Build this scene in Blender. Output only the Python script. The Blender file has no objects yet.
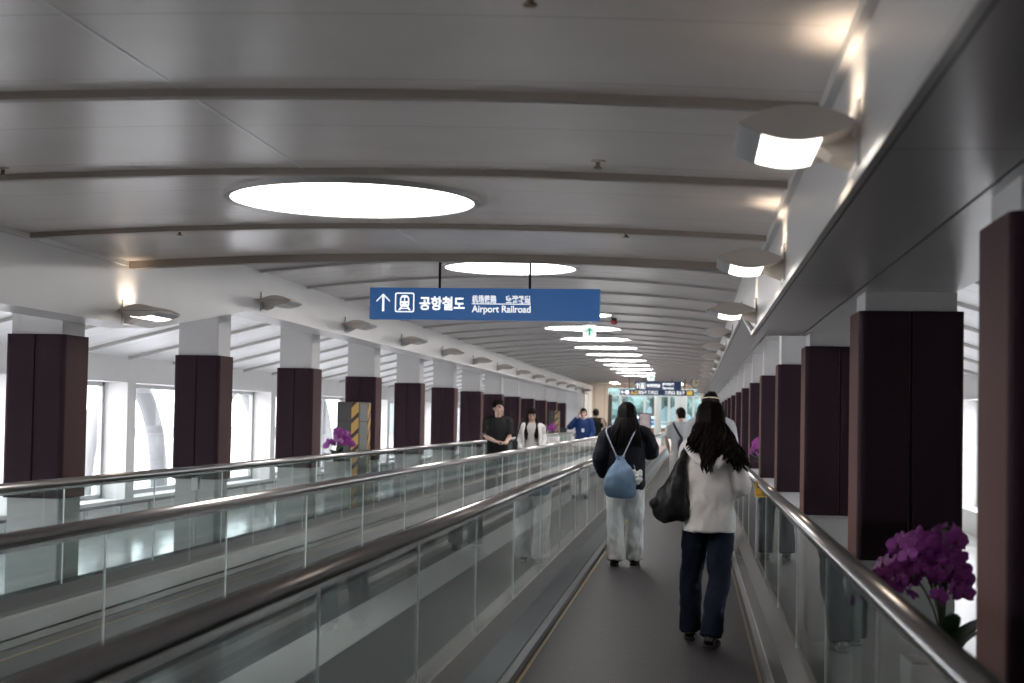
import bpy, bmesh, math, random
from mathutils import Vector, Matrix, noise
random.seed(7)
SC = bpy.context.scene
COL = SC.collection
PI = math.pi

# ------------------------------------------------------------------ camera
F = 1500.0
CAMZ = 1.5
PSI = math.atan(182 / 1500.0)
PIT = math.atan(50.6 / 1511.0)
ROL = math.radians(1.06)
fw = Vector((-math.sin(PSI) * math.cos(PIT), math.cos(PSI) * math.cos(PIT), math.sin(PIT)))
r0 = Vector((math.cos(PSI), math.sin(PSI), 0))
u0 = r0.cross(fw)
rt = r0 * math.cos(ROL) + u0 * math.sin(ROL)
up = u0 * math.cos(ROL) - r0 * math.sin(ROL)
cd = bpy.data.cameras.new('camera')
cam = bpy.data.objects.new('camera', cd)
COL.objects.link(cam)
cd.sensor_width = 36
cd.lens = F / 1024 * 36
cd.shift_y = 25.5 / 1024
cd.clip_start = 0.05
cd.clip_end = 500
cam.matrix_world = Matrix(((rt.x, up.x, -fw.x, 0), (rt.y, up.y, -fw.y, 0), (rt.z, up.z, -fw.z, CAMZ), (0, 0, 0, 1)))
cd.dof.use_dof = True
cd.dof.focus_distance = 11.5
cd.dof.aperture_fstop = 3.6
SC.camera = cam


def at(px, py, Y):
    """the point of the plane y = Y seen at a pixel of the photograph"""
    d = rt * ((px - 512) / F) - up * ((py - 367) / F) + fw
    t = Y / d.y
    return Vector((d.x * t, Y, CAMZ + d.z * t))


# ------------------------------------------------------------------ materials
MATS = {}


def mat(name, col, rough=0.5, metal=0.0, spec=0.5, emit=None, estr=0.0, noise_s=0.0, noise_scale=20.0, stretch=None, bump=0.0, coat=0.0, trans=None):
    if name in MATS:
        return MATS[name]
    m = bpy.data.materials.new(name)
    m.use_nodes = True
    nt = m.node_tree
    b = nt.nodes['Principled BSDF']
    b.inputs['Base Color'].default_value = (*col, 1)
    b.inputs['Roughness'].default_value = rough
    b.inputs['Metallic'].default_value = metal
    b.inputs['Specular IOR Level'].default_value = spec
    if coat:
        b.inputs['Coat Weight'].default_value = coat
        b.inputs['Coat Roughness'].default_value = 0.08
    if emit:
        b.inputs['Emission Color'].default_value = (*emit, 1)
        b.inputs['Emission Strength'].default_value = estr
    if noise_s or bump:
        tc = nt.nodes.new('ShaderNodeTexCoord')
        mp = nt.nodes.new('ShaderNodeMapping')
        if stretch:
            mp.inputs['Scale'].default_value = stretch
        nz = nt.nodes.new('ShaderNodeTexNoise')
        nz.inputs['Scale'].default_value = noise_scale
        nz.inputs['Detail'].default_value = 5
        nt.links.new(tc.outputs['Object'], mp.inputs['Vector'])
        nt.links.new(mp.outputs['Vector'], nz.inputs['Vector'])
        if noise_s:
            mr = nt.nodes.new('ShaderNodeMapRange')
            mr.inputs['To Min'].default_value = 1 - noise_s
            mr.inputs['To Max'].default_value = 1 + noise_s
            mx = nt.nodes.new('ShaderNodeMix')
            mx.data_type = 'RGBA'
            mx.blend_type = 'MULTIPLY'
            mx.inputs['Factor'].default_value = 1
            mx.inputs['A'].default_value = (*col, 1)
            nt.links.new(nz.outputs['Fac'], mr.inputs['Value'])
            nt.links.new(mr.outputs['Result'], mx.inputs['B'])
            nt.links.new(mx.outputs['Result'], b.inputs['Base Color'])
        if bump:
            bp = nt.nodes.new('ShaderNodeBump')
            bp.inputs['Strength'].default_value = bump
            bp.inputs['Distance'].default_value = 0.01
            nt.links.new(nz.outputs['Fac'], bp.inputs['Height'])
            nt.links.new(bp.outputs['Normal'], b.inputs['Normal'])
    MATS[name] = m
    return m


def glass_mat(name, tint, ior=1.45, rough=0.0):
    m = bpy.data.materials.new(name)
    m.use_nodes = True
    nt = m.node_tree
    nt.nodes.remove(nt.nodes['Principled BSDF'])
    out = nt.nodes['Material Output']
    tr = nt.nodes.new('ShaderNodeBsdfTransparent')
    tr.inputs['Color'].default_value = (*tint, 1)
    gl = nt.nodes.new('ShaderNodeBsdfGlossy')
    gl.inputs['Roughness'].default_value = rough
    fr = nt.nodes.new('ShaderNodeFresnel')
    ge = nt.nodes.new('ShaderNodeNewGeometry')
    iv = nt.nodes.new('ShaderNodeMix')          # the far face of a thin pane bends the ray back: same reflectance on both faces
    iv.inputs['A'].default_value = ior
    iv.inputs['B'].default_value = 1 / ior
    nt.links.new(ge.outputs['Backfacing'], iv.inputs['Factor'])
    nt.links.new(iv.outputs['Result'], fr.inputs['IOR'])
    mx = nt.nodes.new('ShaderNodeMixShader')
    nt.links.new(fr.outputs['Fac'], mx.inputs['Fac'])
    nt.links.new(tr.outputs['BSDF'], mx.inputs[1])
    nt.links.new(gl.outputs['BSDF'], mx.inputs[2])
    nt.links.new(mx.outputs['Shader'], out.inputs['Surface'])
    MATS[name] = m
    return m


def panel_mat(name, col, rough, pitch, axis, width=0.012, dark=0.6, spec=0.5, cross=None, metal=0.0):
    """paint divided by thin joints every `pitch` metres along an axis (world metres = object metres)"""
    m = mat(name, col, rough, metal, spec)
    nt = m.node_tree
    b = nt.nodes['Principled BSDF']
    tc = nt.nodes.new('ShaderNodeTexCoord')
    sp = nt.nodes.new('ShaderNodeSeparateXYZ')
    nt.links.new(tc.outputs['Object'], sp.inputs['Vector'])

    def line(ax, p, w):
        d = nt.nodes.new('ShaderNodeMath'); d.operation = 'DIVIDE'; d.inputs[1].default_value = p
        f = nt.nodes.new('ShaderNodeMath'); f.operation = 'FRACT'
        c = nt.nodes.new('ShaderNodeMath'); c.operation = 'LESS_THAN'; c.inputs[1].default_value = w / p
        nt.links.new(sp.outputs['XYZ'.index(ax)], d.inputs[0])
        nt.links.new(d.outputs[0], f.inputs[0])
        nt.links.new(f.outputs[0], c.inputs[0])
        return c.outputs[0]
    fac = line(axis, pitch, width)
    if cross:
        c2 = line(*cross)
        mxm = nt.nodes.new('ShaderNodeMath'); mxm.operation = 'MAXIMUM'
        nt.links.new(fac, mxm.inputs[0]); nt.links.new(c2, mxm.inputs[1])
        fac = mxm.outputs[0]
    nz = nt.nodes.new('ShaderNodeTexNoise')
    nz.inputs['Scale'].default_value = 3.0
    nz.inputs['Detail'].default_value = 3
    nt.links.new(tc.outputs['Object'], nz.inputs['Vector'])
    mr = nt.nodes.new('ShaderNodeMapRange')
    mr.inputs['To Min'].default_value = 0.93
    mr.inputs['To Max'].default_value = 1.07
    nt.links.new(nz.outputs['Fac'], mr.inputs['Value'])
    mv = nt.nodes.new('ShaderNodeMix'); mv.data_type = 'RGBA'; mv.blend_type = 'MULTIPLY'
    mv.inputs['Factor'].default_value = 1
    mv.inputs['A'].default_value = (*col, 1)
    nt.links.new(mr.outputs['Result'], mv.inputs['B'])
    mx = nt.nodes.new('ShaderNodeMix'); mx.data_type = 'RGBA'
    mx.inputs['B'].default_value = (col[0] * dark, col[1] * dark, col[2] * dark, 1)
    nt.links.new(fac, mx.inputs['Factor'])
    nt.links.new(mv.outputs['Result'], mx.inputs['A'])
    nt.links.new(mx.outputs['Result'], b.inputs['Base Color'])
    return m


def stripe_mat(name, ca, cb, pitch, slant=1.0):
    m = mat(name, ca, 0.5)
    nt = m.node_tree
    b = nt.nodes['Principled BSDF']
    tc = nt.nodes.new('ShaderNodeTexCoord')
    sp = nt.nodes.new('ShaderNodeSeparateXYZ')
    nt.links.new(tc.outputs['Object'], sp.inputs['Vector'])
    ad = nt.nodes.new('ShaderNodeMath'); ad.operation = 'ADD'
    nt.links.new(sp.outputs['X'], ad.inputs[0]); nt.links.new(sp.outputs['Y'], ad.inputs[1])
    ml = nt.nodes.new('ShaderNodeMath'); ml.operation = 'MULTIPLY_ADD'; ml.inputs[1].default_value = -slant
    nt.links.new(ad.outputs[0], ml.inputs[0]); nt.links.new(sp.outputs['Z'], ml.inputs[2])
    d = nt.nodes.new('ShaderNodeMath'); d.operation = 'DIVIDE'; d.inputs[1].default_value = pitch
    f = nt.nodes.new('ShaderNodeMath'); f.operation = 'FRACT'
    c = nt.nodes.new('ShaderNodeMath'); c.operation = 'LESS_THAN'; c.inputs[1].default_value = 0.3
    nt.links.new(ml.outputs[0], d.inputs[0]); nt.links.new(d.outputs[0], f.inputs[0]); nt.links.new(f.outputs[0], c.inputs[0])
    mx = nt.nodes.new('ShaderNodeMix'); mx.data_type = 'RGBA'
    mx.inputs['A'].default_value = (*ca, 1); mx.inputs['B'].default_value = (*cb, 1)
    nt.links.new(c.outputs[0], mx.inputs['Factor'])
    nt.links.new(mx.outputs['Result'], b.inputs['Base Color'])
    return m


CEIL = panel_mat('ceiling_panels', (0.86, 0.805, 0.765), 0.27, 0.8575, 'Y', 0.010, 0.72, 0.7)
CEIL2 = panel_mat('ceiling_slats', (0.84, 0.82, 0.805), 0.26, 0.4287, 'Y', 0.022, 0.72, 0.7)
AISLE = panel_mat('aisle_ceiling_panels', (0.75, 0.76, 0.77), 0.3, 0.8575, 'Y', 0.02, 0.6, 0.5)
RIB = mat('rib_paint', (0.36, 0.315, 0.275), 0.5)
WHITE = mat('white_wall_paint', (0.72, 0.71, 0.70), 0.55, noise_s=0.05, noise_scale=4)
BEAMW = mat('beam_white_panels', (0.53, 0.522, 0.512), 0.32, noise_s=0.04, noise_scale=3, spec=0.6)
BEAMR = panel_mat('beam_grey_panels', (0.43, 0.42, 0.41), 0.28, 3.57, 'Y', 0.014, 0.35, 0.7)
SHAFT = mat('column_white_paint', (0.52, 0.51, 0.50), 0.5, noise_s=0.04, noise_scale=6)
PLUM = mat('plum_padding', (0.029, 0.0155, 0.0225), 0.75, noise_s=0.18, noise_scale=60, bump=0.15, spec=0.12)
PLUM.node_tree.nodes['Principled BSDF'].inputs['Sheen Weight'].default_value = 0.7
PLUM.node_tree.nodes['Principled BSDF'].inputs['Sheen Roughness'].default_value = 0.35
PLUM.node_tree.nodes['Principled BSDF'].inputs['Sheen Tint'].default_value = (1.0, 0.62, 0.54, 1)
DARK = mat('dark_groove', (0.02, 0.02, 0.02), 0.8)
FLOOR = panel_mat('polished_granite', (0.68, 0.68, 0.67), 0.12, 0.9, 'Y', 0.006, 0.7, 0.6, cross=('X', 0.9, 0.006))
STRIP = mat('pale_granite', (0.34, 0.345, 0.35), 0.30, noise_s=0.06, noise_scale=5)
GREY = mat('grey_granite', (0.042, 0.042, 0.045), 0.22, noise_s=0.2, noise_scale=8)
STEEL = mat('brushed_steel', (0.50, 0.485, 0.48), 0.17, 1.0, noise_s=0.12, noise_scale=6, stretch=(40, 1, 40))
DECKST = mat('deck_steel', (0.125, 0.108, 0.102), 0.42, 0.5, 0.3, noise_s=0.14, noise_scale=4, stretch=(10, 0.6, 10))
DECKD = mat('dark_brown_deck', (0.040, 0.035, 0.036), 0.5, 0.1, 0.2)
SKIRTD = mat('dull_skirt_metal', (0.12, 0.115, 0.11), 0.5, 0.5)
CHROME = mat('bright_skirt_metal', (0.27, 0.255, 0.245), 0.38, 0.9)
RAIL = mat('handrail_dark_metal', (0.38, 0.355, 0.345), 0.28, 0.9, spec=0.8, coat=0.5, noise_s=0.15, noise_scale=4, stretch=(30, 0.4, 30))
RUBBER = mat('black_rubber', (0.018, 0.018, 0.018), 0.5)
YELLOW = mat('yellow_line', (0.24, 0.15, 0.03), 0.5, noise_s=0.25, noise_scale=7)
GLASS = glass_mat('balustrade_glass', (0.88, 0.922, 0.912), 1.38)
WGLASS = glass_mat('window_glass', (0.97, 0.97, 0.975), 1.45)
EDGE = mat('glass_edge', (0.92, 0.95, 0.94), 0.3, spec=0.8)
FRAME = mat('window_frame_grey', (0.48, 0.49, 0.50), 0.4, 0.3)
LAMPB = mat('lamp_body_tan', (0.60, 0.55, 0.50), 0.38, 0.25)
LAMPG = mat('lamp_end_grey', (0.52, 0.53, 0.55), 0.35, 0.4)
LENS_OFF = mat('lamp_lens_off', (0.72, 0.72, 0.72), 0.3)
LENS_ON = mat('lamp_lens_lit', (0.9, 0.9, 0.88), 0.4, emit=(1.0, 0.93, 0.84), estr=5.0)
DISC = mat('ceiling_diffuser_lit', (0.95, 0.95, 0.95), 0.5, emit=(1.0, 0.955, 0.925), estr=15.0)
RINGM = mat('light_ring_grey', (0.45, 0.44, 0.43), 0.4)
SIGNB = mat('sign_blue', (0.03, 0.10, 0.27), 0.35, emit=(0.03, 0.105, 0.285), estr=0.55)
SIGNN = mat('sign_navy', (0.02, 0.035, 0.085), 0.35, emit=(0.02, 0.045, 0.11), estr=0.5)
SIGNW = mat('sign_white_lit', (0.9, 0.9, 0.9), 0.4, emit=(1, 1, 1), estr=0.95)
SIGNY = mat('sign_yellow_lit', (0.75, 0.5, 0.06), 0.4, emit=(0.9, 0.58, 0.08), estr=0.6)
SIGNG = mat('sign_green_lit', (0.02, 0.35, 0.22), 0.4, emit=(0.02, 0.4, 0.25), estr=0.5)
BLACKM = mat('black_metal', (0.02, 0.02, 0.022), 0.45, 0.3)
TAN = panel_mat('tan_wall_cladding', (0.86, 0.79, 0.71), 0.5, 0.42, 'X', 0.03, 0.7, 0.4)
PINK = panel_mat('terracotta_tiles', (0.52, 0.34, 0.28), 0.35, 1.2, 'Y', 0.02, 0.8, 0.5, cross=('X', 1.2, 0.02))
PALEG = mat('pale_green_paint', (0.34, 0.42, 0.40), 0.5)
TEAL = glass_mat('teal_facade_glass', (0.76, 0.86, 0.875), 1.3)
CABG = mat('cabinet_grey', (0.055, 0.053, 0.05), 0.45, 0.2, noise_s=0.08)
CABL = mat('cabinet_side_grey', (0.13, 0.135, 0.125), 0.5, 0.1)
HAZ = stripe_mat('hazard_stripes', (0.52, 0.31, 0.09), (0.03, 0.02, 0.02), 0.22)
POTW = mat('white_planter_glaze', (0.68, 0.68, 0.66), 0.35)
SOIL = mat('bark_chips', (0.05, 0.035, 0.025), 0.9, noise_s=0.4, noise_scale=60)
LEAF = mat('orchid_leaf_green', (0.022, 0.06, 0.022), 0.35, noise_s=0.2, noise_scale=12)
STEM = mat('orchid_stem_green', (0.06, 0.10, 0.04), 0.5)
PETAL = mat('orchid_petal_magenta', (0.30, 0.035, 0.30), 0.5, noise_s=0.3, noise_scale=40)
LIP = mat('orchid_lip_dark', (0.20, 0.012, 0.13), 0.5)
PETALP = mat('orchid_petal_pale', (0.55, 0.24, 0.52), 0.5, noise_s=0.2, noise_scale=40)


def pallet_mat():
    m = mat('grooved_pallet', (0.10, 0.092, 0.095), 0.55, 0.1, 0.18)
    nt = m.node_tree
    b = nt.nodes['Principled BSDF']
    tc = nt.nodes.new('ShaderNodeTexCoord')
    sp = nt.nodes.new('ShaderNodeSeparateXYZ')
    nt.links.new(tc.outputs['Object'], sp.inputs['Vector'])

    def saw(out, p):
        d = nt.nodes.new('ShaderNodeMath'); d.operation = 'DIVIDE'; d.inputs[1].default_value = p
        f = nt.nodes.new('ShaderNodeMath'); f.operation = 'FRACT'
        nt.links.new(out, d.inputs[0]); nt.links.new(d.outputs[0], f.inputs[0])
        return f.outputs[0]

    def lt(out, v):
        c = nt.nodes.new('ShaderNodeMath'); c.operation = 'LESS_THAN'; c.inputs[1].default_value = v
        nt.links.new(out, c.inputs[0])
        return c.outputs[0]
    gx = lt(saw(sp.outputs['X'], 0.0135), 0.45)
    gy = lt(saw(sp.outputs['Y'], 0.0667), 0.22)
    gz = lt(saw(sp.outputs['Y'], 0.40), 0.045)
    mxm = nt.nodes.new('ShaderNodeMath'); mxm.operation = 'MAXIMUM'
    nt.links.new(gx, mxm.inputs[0]); nt.links.new(gy, mxm.inputs[1])
    mx2 = nt.nodes.new('ShaderNodeMath'); mx2.operation = 'MAXIMUM'
    nt.links.new(mxm.outputs[0], mx2.inputs[0]); nt.links.new(gz, mx2.inputs[1])
    nz = nt.nodes.new('ShaderNodeTexNoise'); nz.inputs['Scale'].default_value = 2.2; nz.inputs['Detail'].default_value = 6
    mp = nt.nodes.new('ShaderNodeMapping'); mp.inputs['Scale'].default_value = (1, 1, 1)
    nt.links.new(tc.outputs['Object'], mp.inputs['Vector']); nt.links.new(mp.outputs['Vector'], nz.inputs['Vector'])
    cr = nt.nodes.new('ShaderNodeMix'); cr.data_type = 'RGBA'
    cr.inputs['A'].default_value = (0.040, 0.035, 0.038, 1); cr.inputs['B'].default_value = (0.062, 0.054, 0.058, 1)
    nt.links.new(nz.outputs['Fac'], cr.inputs['Factor'])
    mx = nt.nodes.new('ShaderNodeMix'); mx.data_type = 'RGBA'
    mx.inputs['B'].default_value = (0.012, 0.011, 0.0115, 1)
    nt.links.new(cr.outputs['Result'], mx.inputs['A'])
    nt.links.new(mx2.outputs[0], mx.inputs['Factor'])
    nt.links.new(mx.outputs['Result'], b.inputs['Base Color'])
    bp = nt.nodes.new('ShaderNodeBump'); bp.inputs['Strength'].default_value = 0.5; bp.inputs['Distance'].default_value = 0.004
    bp.invert = True
    nt.links.new(mx2.outputs[0], bp.inputs['Height'])
    nt.links.new(bp.outputs['Normal'], b.inputs['Normal'])
    return m


PALLET = pallet_mat()

# ------------------------------------------------------------------ helpers


def obj(name, bm, m, parent=None, smooth=False, loc=None):
    me = bpy.data.meshes.new(name)
    if isinstance(bm, bmesh.types.BMesh):
        bmesh.ops.recalc_face_normals(bm, faces=bm.faces[:])
        bm.to_mesh(me)
        bm.free()
    else:
        me = bm
    for x in (m if isinstance(m, (list, tuple)) else [m]):
        me.materials.append(x)
    if smooth:
        me.polygons.foreach_set('use_smooth', [True] * len(me.polygons))
    o = bpy.data.objects.new(name, me)
    COL.objects.link(o)
    if parent:
        o.parent = parent
    if loc is not None:
        o.location = loc
    return o


def empty(name, loc=(0, 0, 0), rz=0.0):
    o = bpy.data.objects.new(name, None)
    o.empty_display_size = 0.1
    COL.objects.link(o)
    o.location = loc
    o.rotation_euler = (0, 0, rz)
    return o


def tag(o, label, cat, group=None, kind=None):
    o['label'] = label
    o['category'] = cat
    if group:
        o['group'] = group
    if kind:
        o['kind'] = kind
    return o


def struct(o):
    o['kind'] = 'structure'
    return o


def dup(root, loc=None, rz=None):
    r = root.copy()
    COL.objects.link(r)
    if loc is not None:
        r.location = loc
    if rz is not None:
        r.rotation_euler = (0, 0, rz)
    for ch in list(root.children):
        c = ch.copy(); COL.objects.link(c); c.parent = r
        for g in list(ch.children):
            d = g.copy(); COL.objects.link(d); d.parent = c
    return r


def B():
    return bmesh.new()


def box(bm, a, b, mi=0):
    x0, y0, z0 = a
    x1, y1, z1 = b
    v = [bm.verts.new(p) for p in ((x0, y0, z0), (x1, y0, z0), (x1, y1, z0), (x0, y1, z0), (x0, y0, z1), (x1, y0, z1), (x1, y1, z1), (x0, y1, z1))]
    for f in ((0, 3, 2, 1), (4, 5, 6, 7), (0, 1, 5, 4), (1, 2, 6, 5), (2, 3, 7, 6), (3, 0, 4, 7)):
        bm.faces.new([v[i] for i in f]).material_index = mi
    return bm


def bevelbox(a, b, r=0.01, seg=2):
    bm = B()
    box(bm, a, b)
    bmesh.ops.bevel(bm, geom=bm.edges[:], offset=r, segments=seg, affect='EDGES', profile=0.5)
    return bm


def prism(bm, pts, axis, a, b, mi=0):
    """closed 2-D outline extruded along an axis; pts in the other two axes' order (x<y<z)"""
    def P(p, t):
        return {'x': (t, p[0], p[1]), 'y': (p[0], t, p[1]), 'z': (p[0], p[1], t)}[axis]
    v0 = [bm.verts.new(P(p, a)) for p in pts]
    v1 = [bm.verts.new(P(p, b)) for p in pts]
    n = len(pts)
    for i in range(n):
        bm.faces.new((v0[i], v0[(i + 1) % n], v1[(i + 1) % n], v1[i])).material_index = mi
    bm.faces.new(v0[::-1]).material_index = mi
    bm.faces.new(v1).material_index = mi
    return bm


def cr(p, n=4):
    """Catmull-Rom through a list of equal-length tuples"""
    p = [tuple(q) for q in p]
    if len(p) < 3:
        n = max(n, 2)
    out = []
    for i in range(len(p) - 1):
        a, b, c, d = p[max(i - 1, 0)], p[i], p[i + 1], p[min(i + 2, len(p) - 1)]
        for k in range(n):
            t = k / n
            out.append(tuple(0.5 * (2 * b[j] + (c[j] - a[j]) * t + (2 * a[j] - 5 * b[j] + 4 * c[j] - d[j]) * t * t + (3 * b[j] - a[j] - 3 * c[j] + d[j]) * t ** 3) for j in range(len(b))))
    out.append(p[-1])
    return out


def tube(bm, pts, rad, seg=12, side=(1, 0, 0), n=1, closed_ends=True, mi=0, frame='fixed'):
    """loft along pts; rad: r or (r_side, r_other) per point"""
    q = []
    for i, p in enumerate(pts):
        r = rad[i] if isinstance(rad, (list, tuple)) and len(rad) == len(pts) and not (len(pts) == 2 and isinstance(rad, tuple) and not isinstance(rad[0], (tuple, list))) else rad
        ra, rb = (r if isinstance(r, (tuple, list)) else (r, r))
        q.append((p[0], p[1], p[2], ra, rb))
    if n > 1:
        q = cr(q, n)
    P = [Vector(a[:3]) for a in q]
    rings = []
    s = Vector(side)
    for i, a in enumerate(q):
        t = (P[min(i + 1, len(P) - 1)] - P[max(i - 1, 0)])
        if t.length < 1e-9:
            t = Vector((0, 0, 1))
        t.normalize()
        sv = s - t * s.dot(t)
        if sv.length < 0.05:
            sv = Vector((0, 1, 0)) - t * t.y
            if sv.length < 0.05:
                sv = Vector((0, 0, 1)) - t * t.z
        sv.normalize()
        if frame == 'carry':
            s = sv.copy()
        o = t.cross(sv)
        ra, rb = max(a[3], 1e-4), max(a[4], 1e-4)
        rings.append([bm.verts.new(P[i] + sv * (ra * math.cos(2 * PI * k / seg)) + o * (rb * math.sin(2 * PI * k / seg))) for k in range(seg)])
    for i in range(len(rings) - 1):
        for k in range(seg):
            bm.faces.new((rings[i][k], rings[i][(k + 1) % seg], rings[i + 1][(k + 1) % seg], rings[i + 1][k])).material_index = mi
    if closed_ends:
        bm.faces.new(rings[0][::-1]).material_index = mi
        bm.faces.new(rings[-1]).material_index = mi
    return bm


def ell(bm, c, r, rot=None, u=16, v=10, mi=0):
    M = Matrix.Translation(Vector(c)) @ (rot.to_4x4() if rot else Matrix.Identity(4)) @ Matrix.Diagonal((*r, 1))
    g = bmesh.ops.create_uvsphere(bm, u_segments=u, v_segments=v, radius=1.0, matrix=M)
    for vv in g['verts']:
        for f in vv.link_faces:
            f.material_index = mi
    return bm


def remesh(bm, voxel, smooth=2, disp=None):
    """one continuous skin around everything in bm"""
    bmesh.ops.recalc_face_normals(bm, faces=bm.faces[:])
    me = bpy.data.meshes.new('tmp')
    bm.to_mesh(me)
    bm.free()
    o = bpy.data.objects.new('tmp', me)
    COL.objects.link(o)
    md = o.modifiers.new('r', 'REMESH')
    md.mode = 'VOXEL'
    md.voxel_size = voxel
    if smooth:
        ms = o.modifiers.new('s', 'SMOOTH')
        ms.iterations = smooth
        ms.factor = 0.5
    dg = bpy.context.evaluated_depsgraph_get()
    res = bpy.data.meshes.new_from_object(o.evaluated_get(dg))
    bpy.data.objects.remove(o)
    bpy.data.meshes.remove(me)
    if disp:
        nv = [v.normal.copy() for v in res.vertices]
        for v, nn in zip(res.vertices, nv):
            v.co += nn * disp(v.co)
    return res


def folds(amp, s=(9, 9, 5), seed=0.0):
    def f(c):
        return amp * (noise.noise(Vector((c.x * s[0] + seed, c.y * s[1], c.z * s[2]))) + 0.45 * noise.noise(Vector((c.x * s[0] * 2.3, c.y * s[1] * 2.3 + seed, c.z * s[2] * 2.3))))
    return f


NUM = ['first', 'second', 'third', 'fourth', 'fifth', 'sixth', 'seventh', 'eighth', 'ninth', 'tenth', 'eleventh', 'twelfth', 'thirteenth', 'fourteenth', 'fifteenth', 'sixteenth', 'seventeenth', 'eighteenth']

# ------------------------------------------------------------------ the corridor
XC = -1.90                       # middle of the corridor
BAY = 3.57
Y0, YSTEP, YEND = -6.0, 10.9, 65.0
XBR, XBL = 0.452, -4.25          # inner faces of the two beams
ZS = 2.145                       # their undersides


def zc(x, sec):
    c, e = ((2.69, 2.62), (3.035, 2.895))[sec]
    return c - (c - e) * ((x - XC) / 2.35) ** 2


def arch_strip(bm, ya, yb, sec, x0, x1, n=24, thick=0.06, dz=0.0):
    pts = [(x0 + (x1 - x0) * i / n, zc(x0 + (x1 - x0) * i / n, sec) + dz) for i in range(n + 1)]
    pts += [(p[0], p[1] + thick) for p in pts[::-1]]
    prism(bm, pts, 'y', ya, yb)


bm = B(); arch_strip(bm, Y0, YSTEP, 0, XBL - 0.1, XBR + 0.1)
struct(obj('ceiling', bm, CEIL))
bm = B(); arch_strip(bm, YSTEP, YEND, 1, XBL - 0.1, XBR + 0.1)
struct(obj('ceiling', bm, CEIL2))
# the riser that closes the step between the two heights
bm = B()
n = 24
pts = [(XBL + (XBR - XBL) * i / n, zc(XBL + (XBR - XBL) * i / n, 0)) for i in range(n + 1)]
pts += [(XBL + (XBR - XBL) * i / n, zc(XBL + (XBR - XBL) * i / n, 1) + 0.05) for i in range(n, -1, -1)]
prism(bm, pts, 'y', YSTEP, YSTEP + 0.06)
struct(obj('ceiling_step', bm, WHITE))
bm = B(); box(bm, (XC - 0.008, Y0, zc(XC, 0) - 0.002), (XC + 0.008, YSTEP - 0.06, zc(XC, 0) + 0.01))
struct(obj('trim_seam', bm, mat('seam_white', (0.95, 0.94, 0.93), 0.27, spec=0.8)))

ribs0 = [1.9, 3.6, 5.34, 7.09, 9.15]
k = 0
for y in ribs0:
    k += 1
    bm = B(); arch_strip(bm, y - 0.028, y + 0.028, 0, XBL + 0.02, XBR - 0.02, thick=0.034, dz=-0.03)
    struct(obj('trim_%d' % k, bm, RIB))
k += 1
bm = B(); arch_strip(bm, YSTEP - 0.07, YSTEP + 0.02, 0, XBL + 0.02, XBR - 0.02, thick=0.06, dz=-0.055)
struct(obj('trim_%d' % k, bm, RIB))
y = 14.28
while y < YEND - 3:
    k += 1
    bm = B(); arch_strip(bm, y - 0.028, y + 0.028, 1, XBL + 0.02, XBR - 0.02, thick=0.03, dz=-0.028)
    struct(obj('trim_%d' % k, bm, mat('rib_grey_paint', (0.46, 0.445, 0.43), 0.45)))
    y += BAY / 2

# beams: face, dark shadow joint, underside; they carry the wall lamps. Past the ceiling step they run 0.32 m higher
ZT = 3.35
ZS2 = 2.465
YS1, YS2 = 11.35, 13.9


def run(bm, x0, x1, y0, y1, z0, z1, rise=0.0):
    """a beam length; with a rise its far end sits higher"""
    x0, x1 = min(x0, x1), max(x0, x1)
    v = [bm.verts.new(p) for p in ((x0, y0, z0), (x1, y0, z0), (x1, y1, z0 + rise), (x0, y1, z0 + rise), (x0, y0, z1), (x1, y0, z1), (x1, y1, z1 + (rise if z1 < 3 else 0)), (x0, y1, z1 + (rise if z1 < 3 else 0)))]
    for f in ((0, 3, 2, 1), (4, 5, 6, 7), (0, 1, 5, 4), (1, 2, 6, 5), (2, 3, 7, 6), (3, 0, 4, 7)):
        bm.faces.new([v[q] for q in f])


def runs(x0, x1, dz0, dz1):
    bm = B()
    for (ya, yb, z, r) in ((Y0, YS1, ZS, 0), (YS1, YS2, ZS, ZS2 - ZS), (YS2, 57.0, ZS2, 0)):
        run(bm, x0, x1, ya, yb, z + dz0, ZT if dz1 is None else z + dz1, r)
    return bm


for side, xin, sgn, m, dep in (('right', XBR, 1, BEAMR, 0.80), ('left', XBL, -1, BEAMW, 0.34)):
    xo, xm = xin + sgn * dep, xin + sgn * 0.335
    struct(obj('beam_' + side, runs(xin, xo, 0.03, None), BEAMW))
    if side == 'right':
        struct(obj('soffit_right', runs(xin, xm - 0.006, 0, 0.03), BEAMR))
        struct(obj('soffit_right_outer', runs(xm + 0.006, xo, 0, 0.03), BEAMR))
        struct(obj('trim_fascia_right', runs(xin - 0.030, xin - 0.007, 0, 0.028), BEAMR))
        struct(obj('trim_joint_right', runs(xin - 0.007, xin, 0.003, 0.03), DARK))
    else:
        struct(obj('soffit_left', runs(xin + 0.002, xo, 0, 0.03), BEAMW))
bm = B(); box(bm, (XBR - 0.03, Y0, 2.57), (XBR, YSTEP - 0.05, 2.62)); box(bm, (XBL, Y0, 2.585), (XBL + 0.02, YSTEP - 0.05, 2.62))
struct(obj('trim_cornice', bm, BEAMW))

# floor, strip between the walkways
bm = B(); box(bm, (-9.0, Y0, -0.12), (5.2, 66.0, -0.06))
struct(obj('floor', bm, FLOOR))
bm = B(); box(bm, (-2.46, Y0, -0.06), (-1.25, 65.5, 0.296))
struct(obj('floor_platform', bm, GREY))
bm = B(); box(bm, (-2.07, Y0, 0.296), (-1.75, 65.5, 0.300))
struct(obj('floor_strip', bm, STRIP))

# window walls
XW, XWR, ZH, ZSILL, REC = -7.8, 4.0, 1.885, 0.27, 0.42
nwin = 0


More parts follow.
